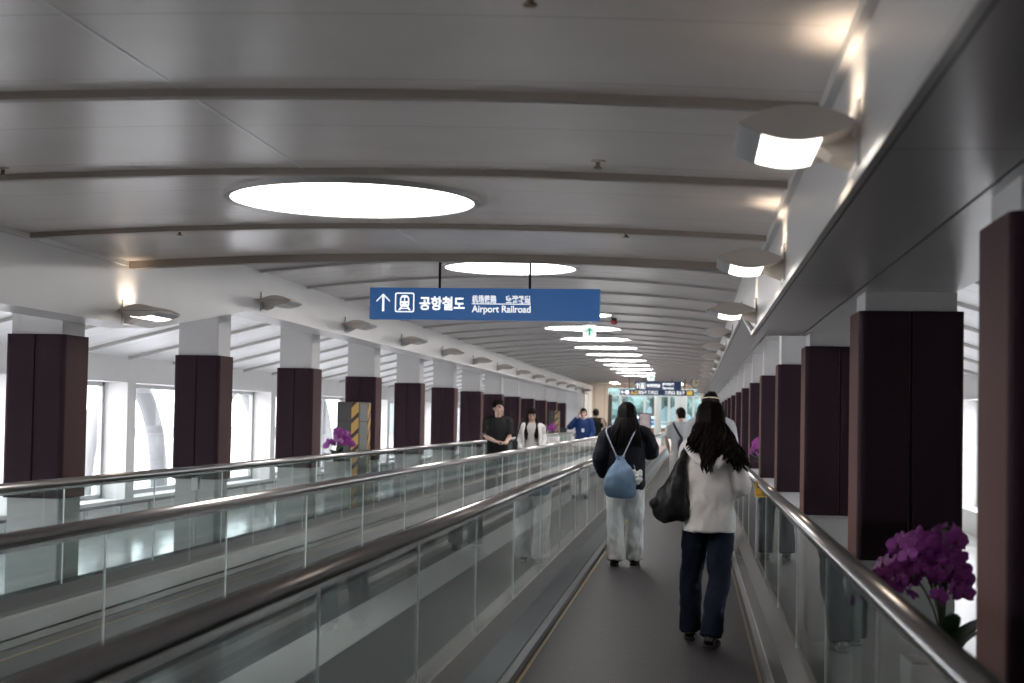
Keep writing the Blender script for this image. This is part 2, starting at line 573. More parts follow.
def window_wall(side, xw, sgn, piers, y_from, y_to):
    global nwin
    bm = B()
    a, b = sorted((xw, xw + sgn * REC))
    box(bm, (a, y_from, ZH), (b, y_to, 2.9))
    box(bm, (a, y_from, -0.06), (b, y_to, ZSILL))
    for p in piers:
        box(bm, (a, y_from if p == piers[0] else p - 0.16, ZSILL), (b, y_to if p == piers[-1] else p + 0.16, ZH))
    struct(obj('wall_' + side, bm, WHITE))
    for i in range(len(piers) - 1):
        nwin += 1
        ya, yb = piers[i] + 0.16, piers[i + 1] - 0.16
        r = struct(empty('window_%d' % nwin, (xw + sgn * (REC - 0.05), (ya + yb) / 2, ZSILL)))
        h, hw = ZH - ZSILL, (yb - ya) / 2
        bm = B()
        t = 0.06
        for (p, q) in (((-.03, -hw, 0), (.03, -hw + t, h)), ((-.03, hw - t, 0), (.03, hw, h)), ((-.03, -hw, 0), (.03, hw, t)), ((-.03, -hw, h - t), (.03, hw, h)),
                       ((-.025, -hw + 0.62, 0), (.025, -hw + 0.62 + .07, h)), ((-.035, -hw + 0.16, t), (.035, -hw + 0.21, h - t)), ((-.035, -hw + 0.50, t), (.035, -hw + 0.55, h - t))):
            box(bm, p, q)
        obj('window_frame', bm, FRAME, r)
        bm = B(); box(bm, (-.006, -hw + t, t), (.006, hw - t, h - t))
        obj('window_pane', bm, WGLASS, r)


piersL = [20.2 + BAY * j for j in range(-7, 11)]
piersR = [20.2 + BAY * j for j in range(-3, 11)]  # near right wall left without windows so that side stays darker
window_wall('left', XW, -1, piersL, Y0, 60.0)
window_wall('right', XWR, 1, piersR, Y0, 60.0)
for side, xw, xo, sgn in (('left', XW, XBL - 0.34, -1), ('right', XWR, XBR + 0.8, 1)):
    bm = B()
    prism(bm, [(xw + sgn * REC, 2.20), (xw, 2.24), (xo, 3.05), (xo, 3.12), (xw, 2.31), (xw + sgn * REC, 2.30)], 'y', Y0, 60.0)
    struct(obj('ceiling_aisle', bm, AISLE))
    y = 4.0
    while y < 58:
        k += 1
        bm = B()
        prism(bm, [(xw, 2.24), (xo, 3.05), (xo, 3.01), (xw, 2.20)], 'y', y - 0.025, y + 0.025)
        struct(obj('trim_%d' % k, bm, mat('rib_grey_paint', (0.46, 0.445, 0.43), 0.45)))
        y += BAY / 2
bm = B(); box(bm, (-8.3, Y0 - 0.1, -0.12), (4.5, Y0, 3.4))  # unseen wall, added to block light from behind the camera
struct(obj('wall_light_block', bm, WHITE))

# the far end: side walls, tan piers, portal
bm = B(); box(bm, (-8.3, 57.0, -0.06), (-4.27, 57.2, 3.4)); box(bm, (-4.5, 55.72, -0.06), (-4.27, 64.0, 3.4))
struct(obj('wall_end_left', bm, WHITE))
bm = B(); box(bm, (0.45, 57.0, -0.06), (4.5, 57.2, 3.4)); box(bm, (0.45, 57.0, -0.06), (0.65, 64.0, 3.4))
struct(obj('wall_end_right', bm, WHITE))
bm = B(); box(bm, (-4.5, 64.0, -0.06), (-3.62, 64.5, 3.4)); box(bm, (-3.62, 64.0, 2.84), (1.0, 64.5, 3.6)); box(bm, (0.3, 64.0, -0.06), (1.0, 64.5, 2.84))
struct(obj('wall_portal', bm, TAN))
bm = B(); box(bm, (-3.62, 64.15, -0.06), (-3.45, 64.4, 2.55))
struct(obj('trim_portal', bm, mat('dark_portal_frame', (0.11, 0.105, 0.10), 0.5)))
d = struct(empty('door_1', (-4.26, 59.9, 0)))
bm = B(); box(bm, (-0.01, -1.15, -0.06), (0.012, -1.05, 2.55)); box(bm, (-0.01, 1.05, -0.06), (0.012, 1.15, 2.55)); box(bm, (-0.01, -1.15, 2.47), (0.012, 1.15, 2.55))
obj('door_frame', bm, mat('door_frame_grey', (0.25, 0.25, 0.25), 0.5), d)
bm = B(); box(bm, (-0.01, -1.05, -0.06), (0.005, 1.05, 2.47))
obj('door_leaf', bm, WHITE, d)
bm = B(); box(bm, (0.005, -0.95, 0.95), (0.05, -0.91, 1.10))
obj('door_handle', bm, STEEL, d)

# the hall beyond
bm = B(); box(bm, (-16, 66.0, -0.12), (16, 100, -0.06))
struct(obj('floor_hall', bm, PINK))
bm = B(); box(bm, (-16, 64.5, 6.5), (16, 100, 6.6))
struct(obj('ceiling_hall', bm, WHITE))
bm = B(); box(bm, (-16, 99.7, -0.06), (16, 100, 0.28))
struct(obj('wall_hall_base', bm, WHITE))
nf = 0
xs = [-16 + 1.6 * i for i in range(21)]
for i in range(20):
    if not -9 < xs[i] < 5:
        continue
    nwin += 1
    w = struct(empty('window_%d' % nwin, (xs[i] + 0.8, 99.85, 0.28)))
    bm = B()
    for (p, q) in (((-.8, -.06, 0), (-.72, .06, 6.2)), ((.72, -.06, 0), (.8, .06, 6.2)), ((-.72, -.05, 1.05), (.72, .05, 1.13)), ((-.72, -.05, 2.75), (.72, .05, 2.87)), ((-.72, -.05, 4.5), (.72, .05, 4.6))):
        box(bm, p, q)
    obj('window_frame', bm, PALEG, w)
    bm = B(); box(bm, (-.72, -.01, 0), (.72, .01, 6.2))
    obj('window_pane', bm, TEAL, w)
for j, (x, w) in enumerate(((-2.15, 0.42), (-0.75, 0.75), (2.2, 0.7), (-6.2, 0.6))):
    bm = B(); tube(bm, [(x, 92, -0.06), (x, 92, 6.5)], w / 2, 20)
    struct(obj('hall_pillar', bm, PALEG, smooth=True))

# ------------------------------------------------------------------ columns


def column_mesh_parts(top):
    bm = B()
    prism(bm, [(-.20, -.20), (.20, -.20), (.20, .20), (-.20, .20)], 'z', -0.06, top)
    bmesh.ops.bevel(bm, geom=[e for e in bm.edges if abs(e.verts[0].co.z - e.verts[1].co.z) > 1], offset=0.006, segments=2, affect='EDGES')
    shaft = bm
    bm = B()
    r, h, g = 0.035, 0.23, 0.009
    pts = []
    for (cx, cy, a0) in ((h - r, h - r, 0), (-h + r, h - r, 90), (-h + r, -h + r, 180), (h - r, -h + r, 270)):
        for i in range(5):
            a = math.radians(a0 + 90 * i / 4)
            pts.append((cx + r * math.cos(a), cy + r * math.sin(a)))
        if a0 in (0, 180):
            s = 1 if a0 == 0 else -1
            # vertical groove half-way along the faces that look up and down the corridor
            pts += [(s * g, s * h), (s * g * .6, s * (h - .014)), (-s * g * .6, s * (h - .014)), (-s * g, s * h)]
    prism(bm, pts, 'z', 0.84, 2.05)
    top = [f for f in bm.faces if abs(f.normal.z) > 0.9]
    bmesh.ops.bevel(bm, geom=list({e for f in top for e in f.edges}), offset=0.012, segments=2, affect='EDGES', clamp_overlap=True)
    return shaft, bm


def side_word(s):
    return 'left' if s < 0 else 'right'


cols = {}
for s in (-1, 1):
    n = 0
    for j in range(0 if s > 0 else 2, 15):
        y = (3.92 + 3.51 * j if s > 0 else 10.55 + 3.63 * (j - 2)) + 0.23
        x = (0.80 + 0.245) if s > 0 else (-4.60 - 0.225)
        top = 2.90 if s < 0 else (ZS if y < YS1 else ZS2)
        key = round(top, 3)
        if key not in cols:
            o = empty('padded_column', (x, y, 0))
            a, b = column_mesh_parts(top)
            obj('shaft', a, SHAFT, o)
            obj('padding', b, PLUM, o)
            cols[key] = o
        else:
            o = dup(cols[key], (x, y, 0))
        o.scale = (1.09 if s > 0 else 1.0, 1, 1)
        n += 1
        tag(o, '%s plum padded white column counting from the front on the %s side of the corridor' % (NUM[n - 1], side_word(s)), 'column',
            'plum padded columns along the %s side' % side_word(s), 'thing')

# ------------------------------------------------------------------ round ceiling lights
LY = [(8.03, 0)] + [(15.12 + 3.36 * i, 1) for i in range(12)]
cl0 = None
for i, (y, sec) in enumerate(LY):
    z = zc(XC, sec) - 0.012
    xl_ = XC + 0.03
    if cl0 is None:
        cl0 = empty('ceiling_light', (xl_, y, z))
        bm = B()
        N = 64
        prof = [(0.66, 0.004), (0.665, -0.014), (0.70, -0.014), (0.715, 0.03), (0.66, 0.03)]
        vs = [[bm.verts.new((r * math.cos(2 * PI * q / N), r * math.sin(2 * PI * q / N), zz)) for r, zz in prof] for q in range(N)]
        for q in range(N):
            for w in range(5):
                bm.faces.new((vs[q][w], vs[q][(w + 1) % 5], vs[(q + 1) % N][(w + 1) % 5], vs[(q + 1) % N][w]))
        obj('trim_ring', bm, RINGM, cl0, smooth=False)
        bm = B()
        bmesh.ops.create_cone(bm, cap_ends=True, segments=64, radius1=0.66, radius2=0.655, depth=0.012)
        obj('diffuser', bm, DISC, cl0)
        o = cl0
    else:
        o = dup(cl0, (xl_, y, z))
    tag(o, ('large round lit ceiling light in front of the blue sign, the nearest of the row' if i == 0 else
            '%s round lit ceiling light of the row behind the hanging blue sign' % NUM[i - 1]), 'ceiling light', 'round lights along the ceiling')

# ------------------------------------------------------------------ wall lamps


def make_lamp(lit):
    r = empty('wall_lamp')
    L, H, W = 0.325, 0.048, 0.235

    def prof(u):          # upper/lower edge of the pointed oval
        return H * (1 - (2 * u - 1) ** 2)
    x0 = 0.018
    n = 16
    bm = B()
    pts = [(x0 + L * i / n, -prof(i / n)) for i in range(n + 1)] + [(x0 + L * i / n, prof(i / n)) for i in range(n - 1, 0, -1)]
    prism(bm, pts, 'y', -W, W)
    body = obj('body', bm, LAMPB, r)
    bm = B()
    box(bm, (x0 + .006, -W - .002, -.0015), (x0 + L - .006, -W + .002, .0015))
    obj('ridge_line', bm, mat('lamp_line_dark', (0.12, 0.11, 0.10), 0.5), body)
    for (nm, u0, u1, m, w) in (('lens', 0.30, 0.80, LENS_ON if lit else LENS_OFF, W - .02), ('end_cap', 0.80, 0.985, LAMPG, W + .002)):
        bm = B()
        pts = [(x0 + L * (u0 + (u1 - u0) * i / 8), -prof(u0 + (u1 - u0) * i / 8) - .004) for i in range(9)]
        pts += [(p[0], p[1] + .007) for p in pts[::-1]]
        prism(bm, pts, 'y', -w, w)
        obj(nm, bm, m, r)
    bm = B(); prism(bm, [(0.0, -.10), (0.012, -.10), (0.012, .09), (0.0, .09)], 'y', -0.10, 0.10)
    obj('wall_plate', bm, LAMPG, r)
    bm = B(); prism(bm, [(0.012, -.085), (0.075, -.062), (0.12, -.03), (0.10, -.01), (0.012, -.012)], 'y', -0.075, 0.075)
    obj('bracket', bm, LAMPB, r)
    if lit:
        for (z, rx, e) in ((0.05, PI, 0.9), (-0.105, 0, 0.55)):
            ld = bpy.data.lights.new('glow', 'AREA')
            ld.shape = 'RECTANGLE'; ld.size = 0.09; ld.size_y = 0.32
            ld.energy = e * GLOW; ld.color = (1.0, 0.80, 0.60); ld.spread = math.radians(110)
            lo = bpy.data.objects.new('glow', ld); COL.objects.link(lo); lo.parent = r
            lo.location = (0.085, 0, z); lo.rotation_euler = (rx, math.radians(-30 if z > 0 else 28), 0)
    return r


GLOW = 1.0
lamp_on = lamp_off = None
for s in (-1, 1):
    nl = 0
    for j in range(0, 16):
        y = 4.34 + 3.43 * j if s > 0 else 10.85 + 3.60 * (j - 2)
        if s < 0 and j < 2:
            continue
        lit = j < 3
        z = (2.315 if s > 0 else 2.235) if j < 3 else (2.56 if s > 0 else 2.60)
        loc = (XBR if s > 0 else XBL, y, z)
        rz = PI if s > 0 else 0
        if lit:
            if lamp_on is None:
                lamp_on = make_lamp(True); o = lamp_on; o.location = loc; o.rotation_euler = (0, 0, rz)
            else:
                o = dup(lamp_on, loc, rz)
        else:
            if lamp_off is None:
                lamp_off = make_lamp(False); o = lamp_off; o.location = loc; o.rotation_euler = (0, 0, rz)
            else:
                o = dup(lamp_off, loc, rz)
        nl += 1
        if lit:
            lab = '%s lit leaf-shaped wall lamp counting from the front on the right beam' % NUM[nl - 1] if s > 0 else 'only lit leaf-shaped wall lamp on the left beam'
        else:
            lab = '%s unlit leaf-shaped wall lamp counting from the front on the %s beam' % (NUM[j - 3], side_word(s))
        tag(o, lab, 'wall lamp', 'leaf-shaped wall lamps along the %s beam' % side_word(s))

# ------------------------------------------------------------------ moving walkways
YA, YB = -2.3, 66.0


def make_walkway(xl, xr, label):
    w = empty('moving_walkway', ((xl + xr) / 2, YA, 0))
    c = (xl + xr) / 2
    L = YB - YA
    hl, hr = xl - c, xr - c
    pl, pr = hl + 0.17, hr - 0.128
    bm = B(); box(bm, (pl, 0, -0.055), (pr, L, 0))
    obj('pallet_belt', bm, PALLET, w)
    for a in (pl + 0.012, pr - 0.032):
        bm = B(); box(bm, (a, 0, 0.0), (a + 0.02, L, 0.002))
        obj('edge_line', bm, YELLOW if a < 0 else mat('worn_edge_line', (0.12, 0.09, 0.05), 0.6), w)
    for s, ph, pp in ((-1, hl, pl), (1, hr, pr)):
        bm = B()
        prism(bm, [(pp - s * 0.002, -0.05), (pp - s * 0.002, 0.05), (pp + s * 0.020, 0.085), (pp + s * 0.028, 0.085), (pp + s * 0.028, -0.05)], 'y', 0, L)
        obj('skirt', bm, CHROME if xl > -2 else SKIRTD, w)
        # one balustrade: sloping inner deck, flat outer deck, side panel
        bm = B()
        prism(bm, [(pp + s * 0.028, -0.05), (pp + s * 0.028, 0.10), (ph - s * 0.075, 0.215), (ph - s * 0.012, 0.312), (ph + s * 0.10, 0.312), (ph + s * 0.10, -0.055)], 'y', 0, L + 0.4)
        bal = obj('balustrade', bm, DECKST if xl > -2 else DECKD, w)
        bm = B()
        prism(bm, [(pp + s * 0.026, 0.10), (ph - s * 0.076, 0.218), (ph - s * 0.078, 0.210), (pp + s * 0.028, 0.092)], 'y', 0, L + 0.4)
        obj('lower_deck', bm, mat('dark_deck_panel', (0.032, 0.029, 0.030), 0.28, 0.4) if s < 0 or xl < -2 else STEEL, bal)
        bm = B()
        path = [(ph, 0, 1.0), (ph, L - 0.2, 1.0), (ph, L + 0.05, 0.985), (ph, L + 0.28, 0.90), (ph, L + 0.38, 0.72), (ph, L + 0.34, 0.52), (ph, L + 0.2, 0.40), (ph, L, 0.36)]
        tube(bm, path, (0.037, 0.031), 16, side=(1, 0, 0))
        obj('handrail', bm, RAIL, bal, smooth=True)
        bm = B(); box(bm, (ph - .020, 0, 0.957), (ph + .020, L - 0.1, 0.974))
        obj('rail_guide', bm, STEEL, bal)
        y = 4.62 - 1.73 * 4 - YA
        first = None
        while y < L:
            a, b = max(y, 0) + 0.004, min(y + 1.73, L) - 0.004
            if first is None or b - a < 1.7:
                bm = B(); box(bm, (-.003, 0, 0.30), (.003, b - a, 0.955))
                box(bm, (-.0036, -.003, 0.31), (.0036, .001, 0.957), 1)
                bm.faces.ensure_lookup_table()
                for f in bm.faces[:6]:
                    f.normal_update()
                    if abs(f.normal.y) > 0.9:
                        f.material_index = 1
                g = obj('glass_panel', bm, [GLASS, EDGE], bal)
                g.location = (ph, a, 0)
                if b - a > 1.7:
                    first = g
            else:
                g = first.copy(); COL.objects.link(g); g.location = (ph, a, 0)
            y += 1.73
    return tag(w, label, 'moving walkway', None)


ours = make_walkway(-1.158, 0.558, 'moving walkway with glass sides that the two women with bags ride on')
other = make_walkway(-4.25, -2.555, 'moving walkway on the left carrying the man in black and people facing the camera')
q = at(761.5, 489.5, 12.1)
st = tag(empty('warning_plate', (q.x, q.y, q.z)), 'small yellow warning plate on the right glass side, beside the woman in the pale top', 'sign')
obj('plate', bevelbox((-.052, 0, -.062), (.052, .004, .062), .0015), mat('plate_yellow', (0.80, 0.47, 0.06), 0.5), st)
bm = B()
box(bm, (-.035, -.0015, .012), (-.012, 0, .045)); box(bm, (.0, -.0015, -.02), (.04, 0, -.035)); box(bm, (-.035, -.0015, -.048), (.03, 0, -.040))
tube(bm, [(.01, -.0015, .022), (.01, 0, .022)], 0.014, 10, side=(1, 0, 0))
obj('printed_pictogram', bm, mat('plate_print', (0.30, 0.15, 0.03), 0.6), st)
bm = B(); box(bm, (.045, .0, -.012), (.56 - q.x - .008, .006, .012))
obj('clip', bm, STEEL, st)

# slim sensor post on the deck of the far balustrade
pp_ = tag(empty('sensor_post', (-4.385, 12.95, -0.06)), 'slim white post with a small box head behind the far glass balustrade', 'post')
bm = B(); tube(bm, [(0, 0, 0), (0, 0, 0.87)], 0.011, 10)
obj('pole', bm, WHITE, pp_, smooth=True)
obj('head_box', bevelbox((-.035, -.03, .86), (.03, .03, .97), .008), mat('sensor_white', (0.75, 0.75, 0.73), 0.4), pp_)
bm = B(); tube(bm, [(0, 0, 0), (0, 0, 0.012)], 0.03, 14)
obj('foot', bm, STEEL, pp_)

# low bumper rail before the left windows
br = tag(empty('bumper_rail', (XW + 0.16, 4.0, -0.06)), 'low steel rail on brackets along the foot of the left windows', 'rail')
bm = B(); tube(bm, [(0, 0, 0.29), (0, 56, 0.29)], 0.022, 10)
obj('rail_tube', bm, mat('bumper_rail_grey', (0.20, 0.20, 0.205), 0.35, 0.5), br, smooth=True)
for j in range(49):
    if j == 0:
        bm = B(); box(bm, (-.02, -.04, 0.0), (.02, .04, 0.27)); box(bm, (-.05, -.05, 0), (.05, .05, .02))
        b0 = obj('bracket', bm, FRAME, br)
        b0.location = (0, 0.6, 0)
    else:
        b = b0.copy(); COL.objects.link(b); b.location = (0, 0.6 + 1.143 * j, 0)

# ------------------------------------------------------------------ hanging signs


def text(body, size, m, parent, loc, name='lettering', width=None, bold=0.0, align='LEFT'):
    cu = bpy.data.curves.new('t', 'FONT')
    cu.body = body
    cu.size = size
    cu.extrude = 0.001
    cu.offset = bold
    cu.align_x = align
    o = bpy.data.objects.new('t', cu)
    COL.objects.link(o)
    bpy.context.view_layer.update()
    me = bpy.data.meshes.new_from_object(o.evaluated_get(bpy.context.evaluated_depsgraph_get()))
    bpy.data.objects.remove(o)
    if width and len(me.vertices):
        xs_ = [v.co.x for v in me.vertices]
        ys_ = [v.co.y for v in me.vertices]
        k_ = width / (max(xs_) - min(xs_))
        x0_ = min(xs_)
        for v in me.vertices:
            v.co.x = (v.co.x - x0_) * k_
    # stands in the x-z plane facing -y
    for v in me.vertices:
        v.co = Vector((v.co.x, -v.co.z, v.co.y))
    me.materials.clear()
    me.materials.append(m)
    t = bpy.data.objects.new(name, me)
    COL.objects.link(t)
    t.parent = parent
    t.location = loc
    return t


def arrow_up(m, parent, x, z, h, w, t, rot=0.0, name='arrow'):
    bm = B()
    box(bm, (-t / 2, -.002, -h / 2), (t / 2, 0, h / 2 - t * .6))
    for s in (-1, 1):
        tip = (0, h / 2)
        en = (s * w / 2, h / 2 - w / 2)
        n_ = t / 2 * 1.414
        prism(bm, [(tip[0], tip[1]), (en[0], en[1]), (en[0], en[1] - n_), (tip[0], tip[1] - n_)], 'y', -.0025, -.0005)
    o = obj(name, bm, m, parent)
    o.location = (x, 0, z)
    o.rotation_euler = (0, rot, 0)
    return o


def train_picto(m, mb, parent, x, z, s):
    """rounded frame with the front of a train on its track"""
    bm = B()
    t = s * 0.06

    def rr(w, r):
        pts = []
        for (cx, cz, a0) in ((w - r, w - r, 0), (-w + r, w - r, 90), (-w + r, -w + r, 180), (w - r, -w + r, 270)):
            for i in range(5):
                a = math.radians(a0 + 22.5 * i)
                pts.append((cx + r * math.cos(a), cz + r * math.sin(a)))
        return pts
    o_, i_ = rr(s / 2, s * .1), rr(s / 2 - t, s * .06)
    vo = [[bm.verts.new((p[0], yy, p[1])) for p in o_] for yy in (-.002, 0)]
    vi = [[bm.verts.new((p[0], yy, p[1])) for p in i_] for yy in (-.002, 0)]
    n = len(o_)
    for q in range(n):
        r_ = (q + 1) % n
        bm.faces.new((vo[0][q], vo[0][r_], vi[0][r_], vi[0][q]))
        bm.faces.new((vo[0][q], vo[1][q], vo[1][r_], vo[0][r_]))
        bm.faces.new((vi[0][q], vi[0][r_], vi[1][r_], vi[1][q]))
    # body
    b_ = [(-.24, -.12), (-.17, -.22), (.17, -.22), (.24, -.12), (.24, .20), (.17, .33), (.08, .37), (-.08, .37), (-.17, .33), (-.24, .20)]
    prism(bm, [(p[0] * s, p[1] * s) for p in b_], 'y', -.002, 0)
    for g in (-1, 1):
        prism(bm, [(g * .13 * s, -.22 * s), (g * .20 * s, -.22 * s), (g * .33 * s, -.40 * s), (g * .22 * s, -.40 * s)], 'y', -.002, 0)
    box(bm, (-.2 * s, -.002, -.33 * s), (.2 * s, 0, -.28 * s))
    o = obj('train_pictogram', bm, m, parent)
    o.location = (x, 0, z)
    bm = B()
    prism(bm, [(-.17 * s, .06 * s), (-.025 * s, .06 * s), (-.025 * s, .25 * s), (-.13 * s, .25 * s), (-.17 * s, .19 * s)], 'y', -.0035, -.001)
    prism(bm, [(.17 * s, .06 * s), (.025 * s, .06 * s), (.025 * s, .25 * s), (.13 * s, .25 * s), (.17 * s, .19 * s)], 'y', -.0035, -.001)
    for g in (-1, 1):
        tube(bm, [(g * .13 * s, -.0035, -.07 * s), (g * .13 * s, -.001, -.07 * s)], s * .045, 10)
    obj('windscreen', bm, mb, o)
    return o


SY = 12.5
a, b = at(370, 288, SY), at(600, 288.5, SY)
c = at(485, 320, SY)
sw, sz1, sz0 = b.x - a.x, (a.z + b.z) / 2, c.z
sx = (a.x + b.x) / 2
sign = tag(empty('hanging_sign', (sx, SY, sz0)), 'long blue sign reading Airport Railroad hung on two rods from the ceiling', 'sign')
h = sz1 - sz0
obj('sign_box', bevelbox((-sw / 2, 0.0, 0), (sw / 2, 0.10, h), 0.004), SIGNB, sign)
px = sw / 230.5


def sxp(x):
    return (x - 485) * px


def szp(y):
    return h - (y - 288.2) * px


for x in (439.5, 530.2):
    bm = B(); tube(bm, [(sxp(x), 0.05, h - 0.002), (sxp(x), 0.05, 3.02 - sz0)], 0.011, 10)
    obj('rod', bm, BLACKM, sign)
arrow_up(SIGNW, sign, sxp(383.6), szp(303.2), 17.6 * px, 13.5 * px, 2.1 * px)
train_picto(SIGNW, SIGNB, sign, sxp(405.3), szp(303), 19.6 * px)
text('공항철도', 14.2 * px, SIGNW, sign, (sxp(420.4), 0, szp(309.0)), 'korean_lettering', 45.6 * px, bold=0.0035)
text('机场铁路', 8.2 * px, SIGNW, sign, (sxp(473.3), 0, szp(302.2)), 'chinese_lettering', 24.5 * px, bold=0.0012)
text('空港鉄道', 8.2 * px, SIGNW, sign, (sxp(507.3), 0, szp(302.2)), 'japanese_lettering', 24.5 * px, bold=0.0012)
text('Airport Railroad', 9.6 * px, SIGNW, sign, (sxp(473.3), 0, szp(312.0)), 'english_lettering', 58.6 * px, bold=0.0009)
bm = B(); box(bm, (sxp(473), -.002, szp(304.1)), (sxp(532), 0, szp(303.4)))
obj('divider_line', bm, SIGNW, sign)


def exit_sign(px_, y_, Y, sz, label):
    p = at(px_, y_, Y)
    e = tag(empty('exit_sign', p), label, 'sign', 'white exit signs under the ceiling')
    obj('panel', bevelbox((-sz / 2, 0, -sz / 2), (sz / 2, 0.04, sz / 2), .004), mat('exit_panel_lit', (0.85, 0.9, 0.88), 0.4, emit=(0.9, 1.0, 0.96), estr=0.7), e)
    bm = B(); tube(bm, [(0, 0.02, sz / 2 - .002), (0, 0.02, 3.03 - p.z)], 0.012, 8)
    obj('stem', bm, WHITE, e)
    arrow_up(SIGNG, e, 0, 0.0, sz * .62, sz * .6, sz * .16)
    return e


exit_sign(589.5, 331.5, 21.0, 0.185, 'small white exit sign with a green up arrow right below the blue sign')
exit_sign(651, 377.5, 45.0, 0.20, 'small white exit sign far down the corridor above the navy signs')

# navy direction signs at the far end
NY = 54.0
a, b = at(635, 380.5, NY), at(681, 391, NY)
s1 = tag(empty('hanging_sign', ((a.x + b.x) / 2, NY, b.z)), 'upper navy direction sign at the far end of the corridor', 'sign', 'navy direction signs at the far end')
w, h = b.x - a.x, a.z - b.z - 0.02
obj('sign_box', bevelbox((-w / 2, 0, 0), (w / 2, .12, h), .005), SIGNN, s1)
for x in (-.5, .5):
    bm = B(); tube(bm, [(x, .06, h - .01), (x, .06, 3.02 - b.z)], .014, 8)
    obj('rod', bm, BLACKM, s1)
arrow_up(SIGNW, s1, -w / 2 + .09, h / 2, .19, .15, .035)
train_picto(SIGNW, SIGNN, s1, -w / 2 + .27, h / 2, .21)
text('여객터미널', .13, SIGNW, s1, (-w / 2 + .43, 0, h / 2 - .04), 'korean_lettering', .46, bold=.004)
text('旅客航站楼', .10, SIGNW, s1, (-w / 2 + .98, 0, h / 2 + .03), 'chinese_lettering', .42, bold=.003)
text('Terminal', .12, SIGNW, s1, (-w / 2 + .98, 0, h / 2 - .11), 'english_lettering', .40, bold=.003)
a, b = at(620, 389.2, NY + .4), at(694, 396, NY + .4)
s2 = tag(empty('hanging_sign', ((a.x + b.x) / 2, NY + .4, b.z)), 'lower wider navy direction sign with yellow letters at the far end', 'sign', 'navy direction signs at the far end')
w, h = b.x - a.x, a.z - b.z
obj('sign_box', bevelbox((-w / 2, 0, 0), (w / 2, .12, h), .005), SIGNN, s2)
for x in (-1.0, 1.0):
    bm = B(); tube(bm, [(x, .06, h - .01), (x, .06, 3.02 - b.z)], .014, 8)
    obj('rod', bm, BLACKM, s2)
arrow_up(SIGNW, s2, -w / 2 + .10, h / 2, .15, .13, .035, rot=-PI / 2)
bm = B(); box(bm, (-w / 2 + .20, -.002, h / 2 - .07), (-w / 2 + .33, 0, h / 2 + .07))
obj('pictogram', bm, SIGNW, s2)
text('A,D', .17, SIGNY, s2, (-w / 2 + .38, 0, h / 2 - .065), 'yellow_lettering', .27, bold=.005)
text('탑승구', .13, SIGNW, s2, (-w / 2 + .68, 0, h / 2 - .045), 'korean_lettering', .28, bold=.004)
text('登机口', .13, SIGNW, s2, (-w / 2 + 1.0, 0, h / 2 - .045), 'chinese_lettering', .36, bold=.004)
text('登机口', .13, SIGNW, s2, (w / 2 - 1.05, 0, h / 2 - .045), 'chinese_lettering', .36, bold=.004)
text('탑승구', .13, SIGNW, s2, (w / 2 - .62, 0, h / 2 - .045), 'korean_lettering', .28, bold=.004)
bm = B(); box(bm, (w / 2 - .26, -.002, h / 2 - .07), (w / 2 - .06, 0, h / 2 + .07))
obj('yellow_tile', bm, SIGNY, s2)

# warm downlights before the portal
dl0 = None
for i, (x, y) in enumerate(((-3.2, 60.2), (-1.9, 60.2), (-.6, 60.2), (-3.2, 62.6), (-1.9, 62.6), (-.6, 62.6))):
    loc = (x, y, zc(x, 1) - .006)
    if dl0 is None:
        dl0 = empty('downlight', loc)
        bm = B(); tube(bm, [(0, 0, .01), (0, 0, -.012)], .19, 24)
        obj('rim', bm, RINGM, dl0)
        bm = B(); tube(bm, [(0, 0, -.010), (0, 0, -.016)], .165, 24)
        obj('lens', bm, mat('downlight_lit', (0.9, 0.85, 0.8), .4, emit=(1, .88, .72), estr=60.0), dl0)
        o = dl0
    else:
        o = dup(dl0, loc)
    tag(o, 'small warm downlight in the ceiling just before the far portal', 'downlight', 'warm downlights before the portal')

# clock
p = at(696, 383, 53.0)
ck = tag(empty('wall_clock', p), 'round cream clock hung beside the navy signs at the far end', 'clock')
bm = B(); tube(bm, [(0, 0, 0), (0, .08, 0)], .18, 28, side=(1, 0, 0))
obj('case', bm, BLACKM, ck)
bm = B(); tube(bm, [(0, -.006, 0), (0, .01, 0)], .155, 28)
obj('dial', bm, mat('clock_dial_cream', (0.9, 0.86, 0.68), 0.5), ck)
bm = B()
prism(bm, [(-.01, -.02), (.01, -.02), (.006, .12), (-.006, .12)], 'y', -.012, -.007); prism(bm, [(-.02, -.01), (.085, .02), (.08, .035), (-.02, .01)], 'y', -.016, -.012)
obj('hands', bm, BLACKM, ck)
bm = B(); tube(bm, [(0, .04, .17), (0, .04, 3.0 - p.z)], .012, 8)
obj('stem', bm, BLACKM, ck)
# red alarm
p = at(614, 324, 22.6)
al = tag(empty('alarm_beacon', (p.x, p.y, zc(p.x, 1) - .0)), 'small dark red alarm beacon on the ceiling right of the exit sign', 'alarm')
bm = B(); tube(bm, [(0, 0, .01), (0, 0, -.05)], [0.045, 0.04], 16)
obj('base', bm, BLACKM, al)
bm = B(); ell(bm, (0, 0, -.065), (.055, .055, .035))
obj('lens', bm, mat('alarm_red', (0.30, 0.03, 0.03), 0.3), al, smooth=True)
